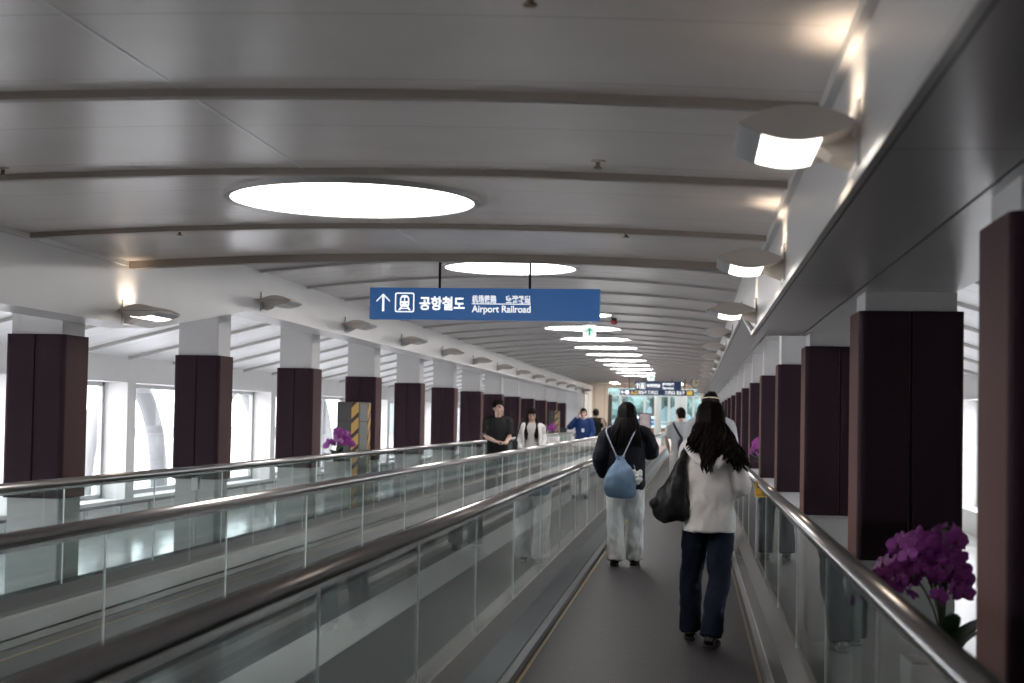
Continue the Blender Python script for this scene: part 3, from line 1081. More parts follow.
# sprinklers / detectors
sp0 = None
for i, (x, y_, Y, lab) in enumerate(((530, 4, 4.05, 'small brown ceiling detector at the top edge above the right lamp'), (598, 170, 6.72, 'small ceiling sprinkler between the first round light and the right lamp'),
                                     (3, 170, 6.9, 'small ceiling sprinkler at the far left edge'), (180, 231, 9.3, 'small ceiling sprinkler below left of the first round light'), (626, 232, 9.3, 'small ceiling sprinkler right of the first round light'))):
    p = at(x, y_, Y)
    loc = (p.x, Y, zc(p.x, 0))
    if sp0 is None:
        sp0 = empty('ceiling_sprinkler', loc)
        bm = B(); tube(bm, [(0, 0, .004), (0, 0, -.008)], .032, 16)
        obj('flange', bm, LAMPB, sp0)
        bm = B(); tube(bm, [(0, 0, -.006), (0, 0, -.03), (0, 0, -.031), (0, 0, -.036)], [.010, .010, .02, .02], 12)
        obj('head', bm, mat('sprinkler_brass', (0.22, 0.15, 0.10), 0.4, 0.6), sp0)
        o = sp0
    else:
        o = dup(sp0, loc)
    tag(o, lab, 'sprinkler', 'ceiling sprinklers')

# ------------------------------------------------------------------ orchids


def petal(bm, ang, l, w, z0=0.0, curl=0.25, mi=0):
    """a rounded blade lying outwards from the middle"""
    rows = []
    n, mm = 5, 4
    ca, sa = math.cos(ang), math.sin(ang)
    for i in range(n + 1):
        t = i / n
        ww = w * math.sin(PI * min(1, 0.12 + 0.88 * t)) ** 0.6 if t < 1 else w * 0.12
        row = []
        for j in range(mm + 1):
            u = (j / mm - .5) * 2
            x, y = l * t, ww * u * 0.5
            z = z0 + curl * l * (0.35 * t - 0.55 * t * t) + 0.12 * w * (u * u - .5) * t
            row.append(bm.verts.new((x * ca - y * sa, x * sa + y * ca, z)))
        rows.append(row)
    for i in range(n):
        for j in range(mm):
            f = bm.faces.new((rows[i][j], rows[i][j + 1], rows[i + 1][j + 1], rows[i + 1][j]))
            f.material_index = mi


def flower_mesh(s=0.040, pale=False):
    bm = B()
    for a in (90, 210, 330):
        petal(bm, math.radians(a), s, s * .62, 0.0)
    for a in (8, 172):
        petal(bm, math.radians(a), s * 1.02, s * 1.05, 0.003)
    ell(bm, (0, -s * .12, s * .18), (s * .13, s * .2, s * .16), u=8, v=6, mi=1)
    petal(bm, math.radians(270), s * .42, s * .3, s * .14, curl=.9, mi=1)
    me = bpy.data.meshes.new('flower')
    bmesh.ops.solidify(bm, geom=bm.faces[:], thickness=0.0012)
    bm.to_mesh(me); bm.free()
    me.materials.append(PETALP if pale else PETAL); me.materials.append(LIP)
    me.polygons.foreach_set('use_smooth', [True] * len(me.polygons))
    return me


FL, FLP = flower_mesh(), flower_mesh(pale=True)


def orchid(loc, pot_h, pot_r, height, spread, nst, per, label, seed, group, pale=0.1, lean=(0, 0), fs=1.0, name='potted_orchid', pot=POTW, nleaf=8):
    rnd = random.Random(seed)
    r = tag(empty(name, loc), label, 'orchid', group)
    bm = B()
    q = pot_r * 0.86
    for (z0, z1, a, b) in ((0, pot_h, q, pot_r),):
        vs = [bm.verts.new(p) for p in ((-a, -a, z0), (a, -a, z0), (a, a, z0), (-a, a, z0), (-b, -b, z1), (b, -b, z1), (b, b, z1), (-b, b, z1))]
        c_ = b * .9
        vi = [bm.verts.new(p) for p in ((-c_, -c_, z1), (c_, -c_, z1), (c_, c_, z1), (-c_, c_, z1))]
        vj = [bm.verts.new(p) for p in ((-c_, -c_, z1 - .04), (c_, -c_, z1 - .04), (c_, c_, z1 - .04), (-c_, c_, z1 - .04))]
        bm.faces.new(vs[:4][::-1])
        for k_ in range(4):
            n_ = (k_ + 1) % 4
            bm.faces.new((vs[k_], vs[n_], vs[4 + n_], vs[4 + k_]))
            bm.faces.new((vs[4 + k_], vs[4 + n_], vi[n_], vi[k_]))
            bm.faces.new((vi[k_], vi[n_], vj[n_], vj[k_]))
        bm.faces.new(vj)
    obj('planter', bm, pot, r)
    bm = B(); box(bm, (-c_ + .002, -c_ + .002, pot_h - .05), (c_ - .002, c_ - .002, pot_h - .025))
    obj('bark', bm, SOIL, r)
    for i in range(nleaf):
        a = 2 * PI * i / nleaf + rnd.uniform(-.3, .3)
        l = rnd.uniform(.8, 1.1) * height * .52
        e = rnd.uniform(.8, 1.8)
        bm = B()
        path = [(0.02 * math.cos(a), 0.02 * math.sin(a), pot_h - .03)]
        for t in (.35, .7, 1.0):
            path.append((math.cos(a) * l * t, math.sin(a) * l * t, pot_h + l * (e * t - e * .45 * t * t)))
        tube(bm, path, [(.016, .006), (.034, .005), (.03, .004), (.006, .003)], 8, side=(-math.sin(a), math.cos(a), 0), n=4)
        obj('leaf', bm, LEAF, r, smooth=True)
    for s in range(nst):
        a = 2 * PI * s / nst + rnd.uniform(-.4, .4)
        reach = spread * rnd.uniform(.45, 1.0)
        hh = height * rnd.uniform(.60, 1.04)
        dx, dy = math.cos(a) * reach + lean[0], math.sin(a) * reach + lean[1]
        pth = [(0, 0, pot_h - .03), (dx * .10, dy * .10, pot_h + hh * .50), (dx * .40, dy * .40, pot_h + hh * .93), (dx * .75, dy * .75, pot_h + hh * .93), (dx, dy, pot_h + hh * .66)]
        pth = [tuple(v) for v in cr(pth, 6)]
        bm = B(); tube(bm, pth, 0.0035, 6)
        st_ = obj('stem', bm, STEM, r, smooth=True)
        n0 = int(len(pth) * .42)
        for f in range(per):
            t = f / max(1, per - 1)
            i = min(len(pth) - 1, int(n0 + (len(pth) - 1 - n0) * t))
            p = Vector(pth[i])
            fa = a + (1 if f % 2 else -1) * rnd.uniform(.5, 1.3)
            off = Vector((math.cos(fa), math.sin(fa), rnd.uniform(-.4, .35))) * 0.035 * fs
            d = Vector((math.cos(fa) * .8, math.sin(fa) * .8 - .55, rnd.uniform(-.15, .45))).normalized()
            o = bpy.data.objects.new('flower', FLP if rnd.random() < pale else FL)
            COL.objects.link(o)
            o.parent = r
            o.location = p + off
            o.rotation_euler = (d.to_track_quat('Z', 'Y').to_matrix() @ Matrix.Rotation(rnd.uniform(-.4, .4), 3, 'Z')).to_euler()
            sc = fs * rnd.uniform(.75, 1.1)
            o.scale = (sc, sc, sc)
    return r


orchid((0.885, 5.46, -0.06), 0.73, 0.13, 0.45, 0.245, 11, 9, 'large magenta potted orchid between the two nearest columns on the right', 3, 'potted orchids by the columns', 0.16, (-.075, 0), 1.06)
orchid((-4.53, 18.9, -0.06), 0.95, 0.14, 0.42, 0.20, 9, 8, 'magenta potted orchid in a white planter before the striped cabinet on the left', 8, 'potted orchids by the columns', 0.05, (0.05, 0), 1.15)
orchid((0.93, 19.3, -0.06), 0.95, 0.13, 0.46, 0.15, 8, 8, 'magenta potted orchid far along the right columns behind the woman in white', 11, 'potted orchids by the columns', 0.25, (-.02, 0), 1.15)
orchid((-4.60, 48.3, -0.06), 0.80, 0.15, 0.62, 0.22, 6, 6, 'distant purple potted orchid near the far end of the left columns', 15, 'potted orchids by the columns', 0.0, (0, 0), 1.6)

# ------------------------------------------------------------------ cabinets


def cabinet(loc, w, d, h, label):
    r = tag(empty('equipment_cabinet', loc), label, 'cabinet', 'striped cabinets by the left columns')
    obj('body', bevelbox((-w, 0, 0), (0, d, h), .006), [CABG], r)
    obj('side_door', bevelbox((-.004, .03, .05), (.008, d - .03, h - .03), .003), CABL, r)
    bm = B(); box(bm, (-w - .002, -.004, h - .27), (.002, .002, h - .262)); box(bm, (.006, .0, h - .27), (.011, d, h - .262))
    obj('seam', bm, DARK, r)
    bm = B(); box(bm, (-.105, -.006, .1), (-.004, -.001, h - .004))
    obj('hazard_strip', bm, HAZ, r)
    bm = B(); box(bm, (.0085, d - .20, .1), (.013, d - .03, h - .004))
    obj('hazard_strip', bm, HAZ, r)
    return r


cabinet((-4.565, 20.25, -0.06), 0.31, 0.72, 1.73, 'grey cabinet with yellow and black hazard strips against the fourth left column')
cabinet((-4.45, 49.6, -0.06), 0.30, 0.6, 1.80, 'distant hazard-striped cabinet behind the far left orchid')
# dark bins beside the far balustrade
b0 = None
for i, (x, y_, Y) in enumerate(((555, 434, 45.4), (571.5, 431.5, 52.4))):
    p = at(x, y_, Y)
    loc = (-4.55, Y, -.06)
    if b0 is None:
        b0 = empty('litter_bin', loc)
        obj('body', bevelbox((-.17, -.2, 0.02), (.17, .2, 1.17), .02), mat('bin_dark_grey', (0.055, 0.065, 0.068), 0.35, 0.3), b0)
        obj('lid', bevelbox((-.175, -.205, 1.15), (.175, .205, 1.22), .015), mat('bin_lid_black', (0.03, 0.034, 0.036), 0.4), b0)
        bm = B(); box(bm, (-.11, -.212, .97), (.11, -.198, 1.10))
        obj('slot', bm, DARK, b0)
        o = b0
    else:
        o = dup(b0, loc)
    tag(o, ('nearer dark grey litter bin, right of the woman in a white cardigan' if i == 0 else 'farther dark grey litter bin beside the man in blue'), 'bin', 'dark litter bins by the left columns')

# ------------------------------------------------------------------ hall: poster stand, post, things outside
a, b = at(639, 413, 94), at(651, 429, 94)
ps = tag(empty('poster_stand', ((a.x + b.x) / 2, 94, -.06)), 'framed poster stand on legs in the hall right of the woman with the denim bag', 'poster stand')
w = (b.x - a.x) / 2
bm = B()
for (p, q) in (((-w, -.03, b.z + .06), (-w + .06, .03, a.z + .06)), ((w - .06, -.03, b.z + .06), (w, .03, a.z + .06)), ((-w, -.03, a.z), (w, .03, a.z + .06)), ((-w, -.03, b.z + .02), (w, .03, b.z + .08))):
    box(bm, p, q)
obj('frame', bm, BLACKM, ps)
bm = B(); box(bm, (-w + .05, -.01, b.z + .06), (w - .05, .01, a.z + .03))
obj('poster', bm, mat('poster_print', (0.20, 0.19, 0.19), 0.5, noise_s=0.7, noise_scale=2.5), ps)
for s in (-1, 1):
    bm = B(); box(bm, (s * (w - .03) - .03, -.03, 0), (s * (w - .03) + .03, .03, b.z + .08)); box(bm, (s * (w - .03) - .04, -.3, 0), (s * (w - .03) + .04, .3, .04))
    obj('leg', bm, BLACKM, ps)
bp_ = tag(empty('bollard', (-1.18, 68.2, -.06)), 'slim dark post at the far walkway end left of the man in grey', 'bollard')
bm = B(); tube(bm, [(0, 0, 0), (0, 0, .02), (0, 0, .021), (0, 0, 1.0), (0, 0, 1.03)], [.14, .14, .055, .055, .03], 16)
obj('post', bm, BLACKM, bp_)
bm = B(); tube(bm, [(0, 0, .80), (0, 0, .86)], .058, 16)
obj('reflective_band', bm, mat('band_red', (0.4, 0.08, 0.05), 0.4), bp_)

# outside: plaza, trees, cars' colours as kiosks, white steel arches beyond the left windows
bm = B(); box(bm, (-60, 100.2, -0.4), (60, 190, -0.3))
struct(obj('ground_outside', bm, mat('plaza_paving', (0.16, 0.17, 0.165), 0.7, noise_s=0.1, noise_scale=1)))
BLD = mat('backdrop_building_teal', (0.23, 0.30, 0.32), 0.35, noise_s=0.3, noise_scale=0.6)  # teal backdrop added so the hall glass does not go white with sky
bl = tag(empty('backdrop_building', (-2, 134, -.3)), 'teal backdrop building with pale piers, added to dim the white sky beyond the hall glass', 'building')
bm = B(); box(bm, (-26, 0, 0), (26, 6, 13))
obj('wall', bm, BLD, bl)
for i in range(9):
    bm = B(); box(bm, (-24.3 + i * 6, -.5, 0), (-23.4 + i * 6, 0, 13))
    obj('pier', bm, mat('building_pale_pier', (0.20, 0.23, 0.22), 0.5), bl)
for z_ in (3.2, 6.6, 10.0):
    bm = B(); box(bm, (-26, -.25, z_), (26, 0, z_ + .5))
    obj('floor_band', bm, mat('building_band', (0.16, 0.20, 0.19), 0.5), bl)
bm = B(); box(bm, (-26.4, -.8, 13), (26.4, 6.2, 13.5))
obj('roof', bm, mat('building_band', (0.16, 0.20, 0.19), 0.5), bl)
TREE = mat('outside_foliage', (0.13, 0.18, 0.16), 0.7, noise_s=0.4, noise_scale=3)
BARK = mat('bark', (0.12, 0.09, 0.07), 0.8)
tn = 0
for (x, y, hh, rr, lab) in ((-6.0, 118, 5.0, 2.3, 'green tree outside the hall glass, behind the woman with the denim bag'), (-3.4, 126, 6.5, 2.2, 'green tree outside the hall glass, above the poster stand'),
                            (1.0, 122, 5.0, 2.0, 'green tree outside the hall glass, right of the man in grey')):
    t_ = tag(empty('tree', (x, y, -.3)), lab, 'tree', 'trees outside the hall')
    bm = B(); tube(bm, [(0, 0, 0), (.1, 0, hh * .5), (0, .1, hh * .8)], [.18, .13, .06], 8, n=3)
    obj('trunk', bm, BARK, t_, smooth=True)
    rnd = random.Random(int(x * 7) + 3)
    bm = B()
    for i in range(26):
        a_ = rnd.uniform(0, 2 * PI); rr_ = rr * rnd.random() ** .5
        ell(bm, (math.cos(a_) * rr_, math.sin(a_) * rr_, hh * rnd.uniform(.5, 1.05)), (rr * rnd.uniform(.22, .4),) * 3, u=8, v=6)
    for v in bm.verts:
        v.co += Vector((1, .6, .8)) * .25 * noise.noise(v.co * 2.1)
    obj('crown', bm, TREE, t_)
for (x, y, wx, hh, m, nm, lab) in ((-3.9, 108, 2.2, 1.9, mat('kiosk_blue', (0.01, 0.10, 0.30), 0.4), 'kiosk', 'bright blue kiosk outside the hall glass behind the poster stand'),
                                   (-2.3, 106, 1.6, 1.25, mat('kiosk_orange', (0.34, 0.10, 0.035), 0.4), 'kiosk', 'orange kiosk outside the hall glass left of the man in grey')):
    kq = tag(empty(nm, (x, y, -.3)), lab, 'kiosk', 'coloured kiosks outside the hall')
    obj('body', bevelbox((-wx / 2, -.6, 0), (wx / 2, .6, hh), .05), m, kq)
    obj('counter', bevelbox((-wx / 2 - .05, -.75, hh * .45), (wx / 2 + .05, -.55, hh * .55), .02), WHITE, kq)
    obj('roof', bevelbox((-wx / 2 - .15, -.8, hh - .02), (wx / 2 + .15, .8, hh + .14), .03), WHITE, kq)
ARW = mat('arch_grey_steel', (0.17, 0.175, 0.18), 0.5)
ar0 = None
for i, (y, lab) in enumerate(((25.4, 'pale grey curved steel arch outside the windows left of the second left column'), (32.3, 'pale grey curved steel arch outside the windows behind the third left column'), (39.1, 'pale grey curved steel arch outside the windows behind the fourth left column'))):
    loc = (-10.4, y, -.3)
    if ar0 is None:
        ar0 = empty('steel_arch', loc)
        bm = B()
        tube(bm, [(0, 1.9 * math.cos(a_ * PI / 24) + 1.2, 0.1 + 2.3 * math.sin(a_ * PI / 24)) for a_ in range(25)], (.17, .17), 12, side=(1, 0, 0))
        obj('arch_tube', bm, ARW, ar0, smooth=True)
        bm = B()
        for s in (-1, 1):
            box(bm, (-.3, 1.2 + s * 1.9 - .3, 0), (.3, 1.2 + s * 1.9 + .3, .12))
        obj('footing', bm, FRAME, ar0)
        o = ar0
    else:
        o = dup(ar0, loc)
    tag(o, lab, 'arch', 'pale steel arches outside')
bm = B(); box(bm, (-40, -6, -0.5), (-8.3, 100, -0.3))
struct(obj('ground_terrace', bm, mat('terrace_paving', (0.62, 0.63, 0.63), 0.7)))
bm = B(); box(bm, (4.5, -6, -0.5), (40, 100, -0.3))
struct(obj('ground_terrace', bm, mat('terrace_paving', (0.62, 0.63, 0.63), 0.7)))

# ------------------------------------------------------------------ light: bright overcast daylight through the glass
wd = bpy.data.worlds.new('overcast')
SC.world = wd
wd.use_nodes = True
nt = wd.node_tree
bg = nt.nodes['Background']
tc = nt.nodes.new('ShaderNodeTexCoord')
sp = nt.nodes.new('ShaderNodeSeparateXYZ')
rp = nt.nodes.new('ShaderNodeValToRGB')
rp.color_ramp.elements[0].position = 0.0
rp.color_ramp.elements[0].color = (0.85, 0.86, 0.92, 1)
rp.color_ramp.elements[1].position = 0.6
rp.color_ramp.elements[1].color = (0.95, 0.95, 1.0, 1)
nt.links.new(tc.outputs['Generated'], sp.inputs['Vector'])
nt.links.new(sp.outputs['Z'], rp.inputs['Fac'])
nt.links.new(rp.outputs['Color'], bg.inputs['Color'])
bg.inputs['Strength'].default_value = 8.0
SC.view_settings.view_transform = 'Standard'
SC.view_settings.look = 'None'
SC.view_settings.gamma = 1.0
SC.view_settings.use_curve_mapping = False
SC.view_settings.exposure = 0.0
cy = SC.cycles
cy.use_denoising = True
cy.transparent_max_bounces = 40
cy.max_bounces = 10
cy.diffuse_bounces = 5
cy.glossy_bounces = 5
cy.caustics_reflective = False
cy.caustics_refractive = False
cy.sample_clamp_indirect = 6.0

# ------------------------------------------------------------------ people
SKIN = mat('skin', (0.52, 0.34, 0.26), 0.5, noise_s=0.05, noise_scale=30)
EYE = mat('eye_dark', (0.02, 0.015, 0.012), 0.3)
LIPS = mat('lips', (0.42, 0.17, 0.15), 0.5)
HAIRB = mat('hair_black', (0.008, 0.0065, 0.0065), 0.55, noise_s=0.3, noise_scale=60, stretch=(1, 1, .1), spec=0.06)
HAIRD = mat('hair_dark_brown', (0.010, 0.006, 0.0055), 0.55, noise_s=0.4, noise_scale=60, stretch=(1, 1, .1), spec=0.06)


def hand(bm, wrist, d, palm_n, thumb, s=1.0, curl=0.5):
    """palm, four unequal bent fingers and a thumb; d = direction of the hand, palm_n = the way the palm faces"""
    d = Vector(d).normalized()
    n = Vector(palm_n)
    n = (n - d * n.dot(d)).normalized()
    t = Vector(thumb)
    t = (t - d * t.dot(d) - n * t.dot(n)).normalized()
    w = Vector(wrist)
    tube(bm, [w - d * .01 * s, w + d * .03 * s, w + d * .085 * s, w + d * .095 * s], [(.024 * s, .018 * s), (.036 * s, .017 * s), (.042 * s, .014 * s), (.036 * s, .009 * s)], 12, side=tuple(t), n=2)
    for i, (off, l) in enumerate(((.031, .072), (.0105, .082), (-.0105, .076), (-.031, .060))):
        b = w + d * .082 * s + t * off * s
        a1, a2, a3 = curl * .5, curl * 1.3, curl * 2.0
        p = [b, b + (d * math.cos(a1) + n * math.sin(a1)) * l * .45 * s]
        p.append(p[-1] + (d * math.cos(a2) + n * math.sin(a2)) * l * .33 * s)
        p.append(p[-1] + (d * math.cos(a3) + n * math.sin(a3)) * l * .25 * s)
        tube(bm, p, [.0092 * s, .0088 * s, .008 * s, .006 * s], 8, side=tuple(t), n=2)
    b = w + d * .025 * s + t * .028 * s
    tube(bm, [b, b + (t * .7 + d * .6 + n * .3) * .035 * s, b + (t * .75 + d * 1.35 + n * .7) * .045 * s, b + (t * .7 + d * 2.0 + n * 1.1) * .045 * s], [.013 * s, .0115 * s, .0095 * s, .007 * s], 8, side=tuple(n), n=2)


class Person:
    """local frame: +y is where the body faces, z up, feet at 0; S scales a 1.70 m figure"""

    def __init__(self, name, loc, rz, height, label, look=0.0, nod=0.0, sk=SKIN):
        self.S = height / 1.70
        self.r = tag(empty(name, loc, rz), label, 'person')
        self.look, self.nod = look, nod
        self.skin = sk
        self.bm = B()

    def v(self, p):
        return Vector(p) * self.S

    def body(self, arms, legs, voxel=0.008, lean=(0, 0), shoulder=.17, hips=.085, hand_spec=None):
        S, bm = self.S, self.bm
        lx, ly = lean
        self.hc = self.v((lx * 1.1, ly * 1.1 + .02, 1.585))
        R_ = Matrix.Rotation(self.look, 3, 'Z') @ Matrix.Rotation(self.nod, 3, 'X')
        self.R = R_
        T = [(0, 0, .80, .13, .10), (0, -.005, .90, .150, .105), (0, 0, 1.02, .120, .09), (lx * .6, ly * .6, 1.18, .135, .098), (lx * .85, ly * .85, 1.32, .155, .098), (lx, ly, 1.405, .115, .075), (lx, ly + .005, 1.445, .058, .055), (lx * 1.05, ly + .012, 1.52, .05, .05)]
        tube(bm, [self.v(t[:3]) for t in T], [(t[3] * S, t[4] * S) for t in T], 20, n=3)
        hc = self.hc
        ell(bm, hc + R_ @ self.v((0, -.012, .022)), (.074 * S, .092 * S, .098 * S), R_, 20, 14)
        ell(bm, hc + R_ @ self.v((0, .022, -.048)), (.056 * S, .064 * S, .066 * S), R_, 16, 12)
        ell(bm, hc + R_ @ self.v((0, .060, -.092)), (.022 * S, .020 * S, .018 * S), R_, 10, 8)
        tube(bm, [hc + R_ @ self.v(p) for p in ((0, .075, .025), (0, .092, -.002), (0, .100, -.020), (0, .082, -.028))], [.008 * S, .010 * S, .015 * S, .010 * S], 8, n=2)
        for g in (-1, 1):
            ell(bm, hc + R_ @ self.v((g * .076, -.012, -.004)), (.009 * S, .018 * S, .030 * S), R_, 8, 8)
            ell(bm, hc + R_ @ self.v((g * .034, .074, .028)), (.022 * S, .010 * S, .008 * S), R_, 8, 6)
            ell(bm, hc + R_ @ self.v((g * .045, .052, -.020)), (.024 * S, .020 * S, .020 * S), R_, 8, 6)
        ell(bm, hc + R_ @ self.v((0, .081, -.052)), (.024 * S, .010 * S, .011 * S), R_, 10, 6)
        for i, g in enumerate((-1, 1)):
            e, w = arms[i]
            sh = self.v((lx + g * shoulder, ly, 1.375))
            tube(bm, [self.v((lx + g * .10, ly, 1.37)), sh, sh.lerp(self.v(e), .5), self.v(e), self.v(e).lerp(self.v(w), .4), self.v(w)], [.045 * S, .047 * S, .042 * S, .036 * S, .035 * S, .025 * S], 12, n=2, frame='carry')
            hs = (hand_spec or [None, None])[i]
            d = (self.v(w) - self.v(e)).normalized()
            if hs is None:
                hs = (tuple(d), (-g, 0.2, 0), (0, 1, 0.2), .5)
            hand(bm, self.v(w) + d * .004, hs[0], hs[1], hs[2], S, hs[3])
            k, a = legs[i]
            tube(bm, [self.v((g * hips * .9, 0, .88)), self.v((g * hips, 0, .88)).lerp(self.v(k), .25), self.v((g * hips, 0, .88)).lerp(self.v(k), .55), self.v(k), self.v(k).lerp(self.v(a), .3), self.v(a)], [.078 * S, .078 * S, .068 * S, .052 * S, .053 * S, .034 * S], 14, n=2)
            tube(bm, [self.v(a) + self.v((0, -.045, -.05)), self.v(a) + self.v((0, 0, -.03)), self.v(a) + self.v((0, .10, -.05)), self.v(a) + self.v((0, .155, -.062))], [.03 * S, .038 * S, .036 * S, .018 * S], 12, n=2)
        me = remesh(bm, voxel, 2)
        o = obj('body', me, [self.skin, EYE, LIPS], self.r, smooth=True)
        Ri = R_.inverted()
        for pl in me.polygons:
            q = Ri @ (Vector(pl.center) - hc) / S
            if q.y > .05:
                if abs(abs(q.x) - .034) < .014 and abs(q.z - .010) < .0075:
                    pl.material_index = 1
                elif abs(abs(q.x) - .034) < .020 and abs(q.z - .034) < .005:
                    pl.material_index = 1
                elif abs(q.x) < .023 and abs(q.z + .052) < .0085:
                    pl.material_index = 2
        return o

    def cloth(self, name, build, m, voxel=0.011, smooth=3, disp=None, parent=None, label=None):
        bm = B()
        build(bm)
        for v in bm.verts:
            v.co *= self.S
        me = remesh(bm, voxel, smooth, disp)
        o = obj(name, me, m, parent or self.r, smooth=True)
        if label:
            o['label'] = label
        return o

    def raw(self, name, build, m, parent=None, smooth=True):
        bm = B()
        build(bm)
        for v in bm.verts:
            v.co *= self.S
        return obj(name, bm, m, parent or self.r, smooth=smooth)

    def hair(self, m, back_len=0.0, width=.105, strands=120, seed=1, wave=.012, style='short', targets=None):
        """cap over the skull and, for long hair, tapering locks"""
        rnd = random.Random(seed)
        hc = self.hc / self.S
        R_ = self.R
        bm = B()
        N1, N2 = 26, 16
        rows = []
        for j in range(N2 + 1):
            th = j / N2
            row = []
            for i in range(N1):
                a = 2 * PI * i / N1
                fr = math.sin(a)                # +1 forehead, -1 nape
                low = {'short': -.045 if fr < .1 else .062, 'long': -.075 if fr < .35 else .052, 'cap': .0}[style]
                if style == 'short' and abs(fr) <= .35:
                    low = .01
                if style == 'short' and fr < -.35:
                    low = -.065
                zt = .128
                z = zt - (zt - low) * th
                # the skull's section at that height
                q = max(0.0, 1 - ((z - .022) / .106) ** 2) ** .5 if z > .022 else 1 - .10 * ((.022 - z) / .09)
                rx, ry = .084 * q, .103 * q
                g = 1 + .035 * noise.noise(Vector((i * .7, j * .6, seed)))
                row.append(bm.verts.new(hc + R_ @ Vector((math.cos(a) * rx * g, -.014 + math.sin(a) * ry * g, z))))
            rows.append(row)
        for j in range(N2):
            for i in range(N1):
                bm.faces.new((rows[j][i], rows[j][(i + 1) % N1], rows[j + 1][(i + 1) % N1], rows[j + 1][i]))
        bm.faces.new(rows[0])
        bmesh.ops.recalc_face_normals(bm, faces=bm.faces[:])
        bmesh.ops.solidify(bm, geom=bm.faces[:], thickness=-.006)
        if style == 'short':
            for i in range(strands):
                a = rnd.uniform(0, 2 * PI); z = rnd.uniform(.03, .125)
                q = max(0.0, 1 - ((z - .022) / .106) ** 2) ** .5
                p = Vector((math.cos(a) * .082 * q, -.014 + math.sin(a) * .100 * q, z))
                d = Vector((rnd.uniform(-.3, .3), .35, -.25 + z * 3)).normalized()
                nrm = Vector((math.cos(a) * q, math.sin(a) * q, (z - .02) / .1))
                pts = [hc + R_ @ p, hc + R_ @ (p + d * .014 + nrm * .008), hc + R_ @ (p + d * .030 + nrm * .006)]
                tube(bm, pts, [.007, .006, .0015], 5)
        if targets:
            for i in range(strands):
                a, tgt, r_ = targets(rnd, i)
                p0 = Vector((math.cos(a) * .030, -.02 + math.sin(a) * .03, .122))
                p1 = Vector((math.cos(a) * .078, -.016 + math.sin(a) * .096, .075))
                p2 = Vector((math.cos(a) * .092, -.020 + math.sin(a) * .108, -.03))
                q0, q1, q2 = (hc + R_ @ p for p in (p0, p1, p2))
                t = Vector(tgt)
                ph = rnd.uniform(0, 6.28)
                pts, rr = [q0, q1, q2], [.008, .011, .013]
                K = 8
                for k_ in range(1, K + 1):
                    u = k_ / K
                    c = q2.lerp(t, u)
                    c.x += (q2.x - t.x) * .0 + wave * math.sin(ph + u * 9) * u
                    c.y += wave * .8 * math.cos(ph + u * 8) * u - .02 * math.sin(u * PI)
                    pts.append(c); rr.append(r_ * (1 - .75 * u ** 3) if u < 1 else .0015)
                tube(bm, pts, rr, 6, n=2)
        for v in bm.verts:
            v.co *= self.S
        return obj('hair', bm, m, self.r, smooth=True)

    def shoe(self, a, m, sole, rx=0.0, l=.245, toe=0.0):
        bm = B()
        R_ = Matrix.Rotation(toe, 3, 'Z') @ Matrix.Rotation(rx, 3, 'X')
        c = Vector(a)

        def T(p):
            return c + R_ @ Vector(p)
        tube(bm, [T((0, -.075, -.045)), T((0, -.06, -.035)), T((0, 0, -.02)), T((0, .07, -.045)), T((0, .14, -.055)), T((0, .175, -.06))], [(.025, .025), (.038, .04), (.040, .055), (.046, .035), (.042, .024), (.015, .012)], 14, n=2)
        for v in bm.verts:
            v.co *= self.S
        up_ = obj('shoe', remesh(bm, .006, 2), m, self.r, smooth=True)
        bm = B()
        out = [(-.036, -.075), (0, -.09), (.036, -.075), (.040, 0), (.048, .08), (.040, .15), (0, .185), (-.040, .15), (-.048, .08), (-.040, 0)]
        v0 = [bm.verts.new(T((p[0], p[1], -.080))) for p in out]
        v1 = [bm.verts.new(T((p[0], p[1], -.060))) for p in out]
        n = len(out)
        for i in range(n):
            bm.faces.new((v0[i], v0[(i + 1) % n], v1[(i + 1) % n], v1[i]))
        bm.faces.new(v0[::-1]); bm.faces.new(v1)
        for v in bm.verts:
            v.co *= self.S
        obj('sole', bm, sole, up_)
        return up_


def legs_cloth(L, waist=(.155, .115), knee=.085, hem=.095, hips=.085, rise=1.0, thigh=.098, drop=0.0):
    def f(bm):
        tube(bm, [(0, 0, rise), (0, -.005, .90), (0, -.008, .82)], [(waist[0] * .93, waist[1] * .92), (waist[0] + .012, waist[1] + .006), (waist[0] + .008, waist[1])], 20, n=3)
        for i, g in enumerate((-1, 1)):
            k, a = Vector(L[i][0]), Vector(L[i][1])
            h_ = Vector((g * hips, -.005, .86))
            tube(bm, [h_, h_.lerp(k, .45), k, k.lerp(a, .5), a + Vector((0, -.012, -.012 - drop))], [thigh + .004, thigh, knee, (knee + hem) / 2, hem], 16, n=3)
    return f


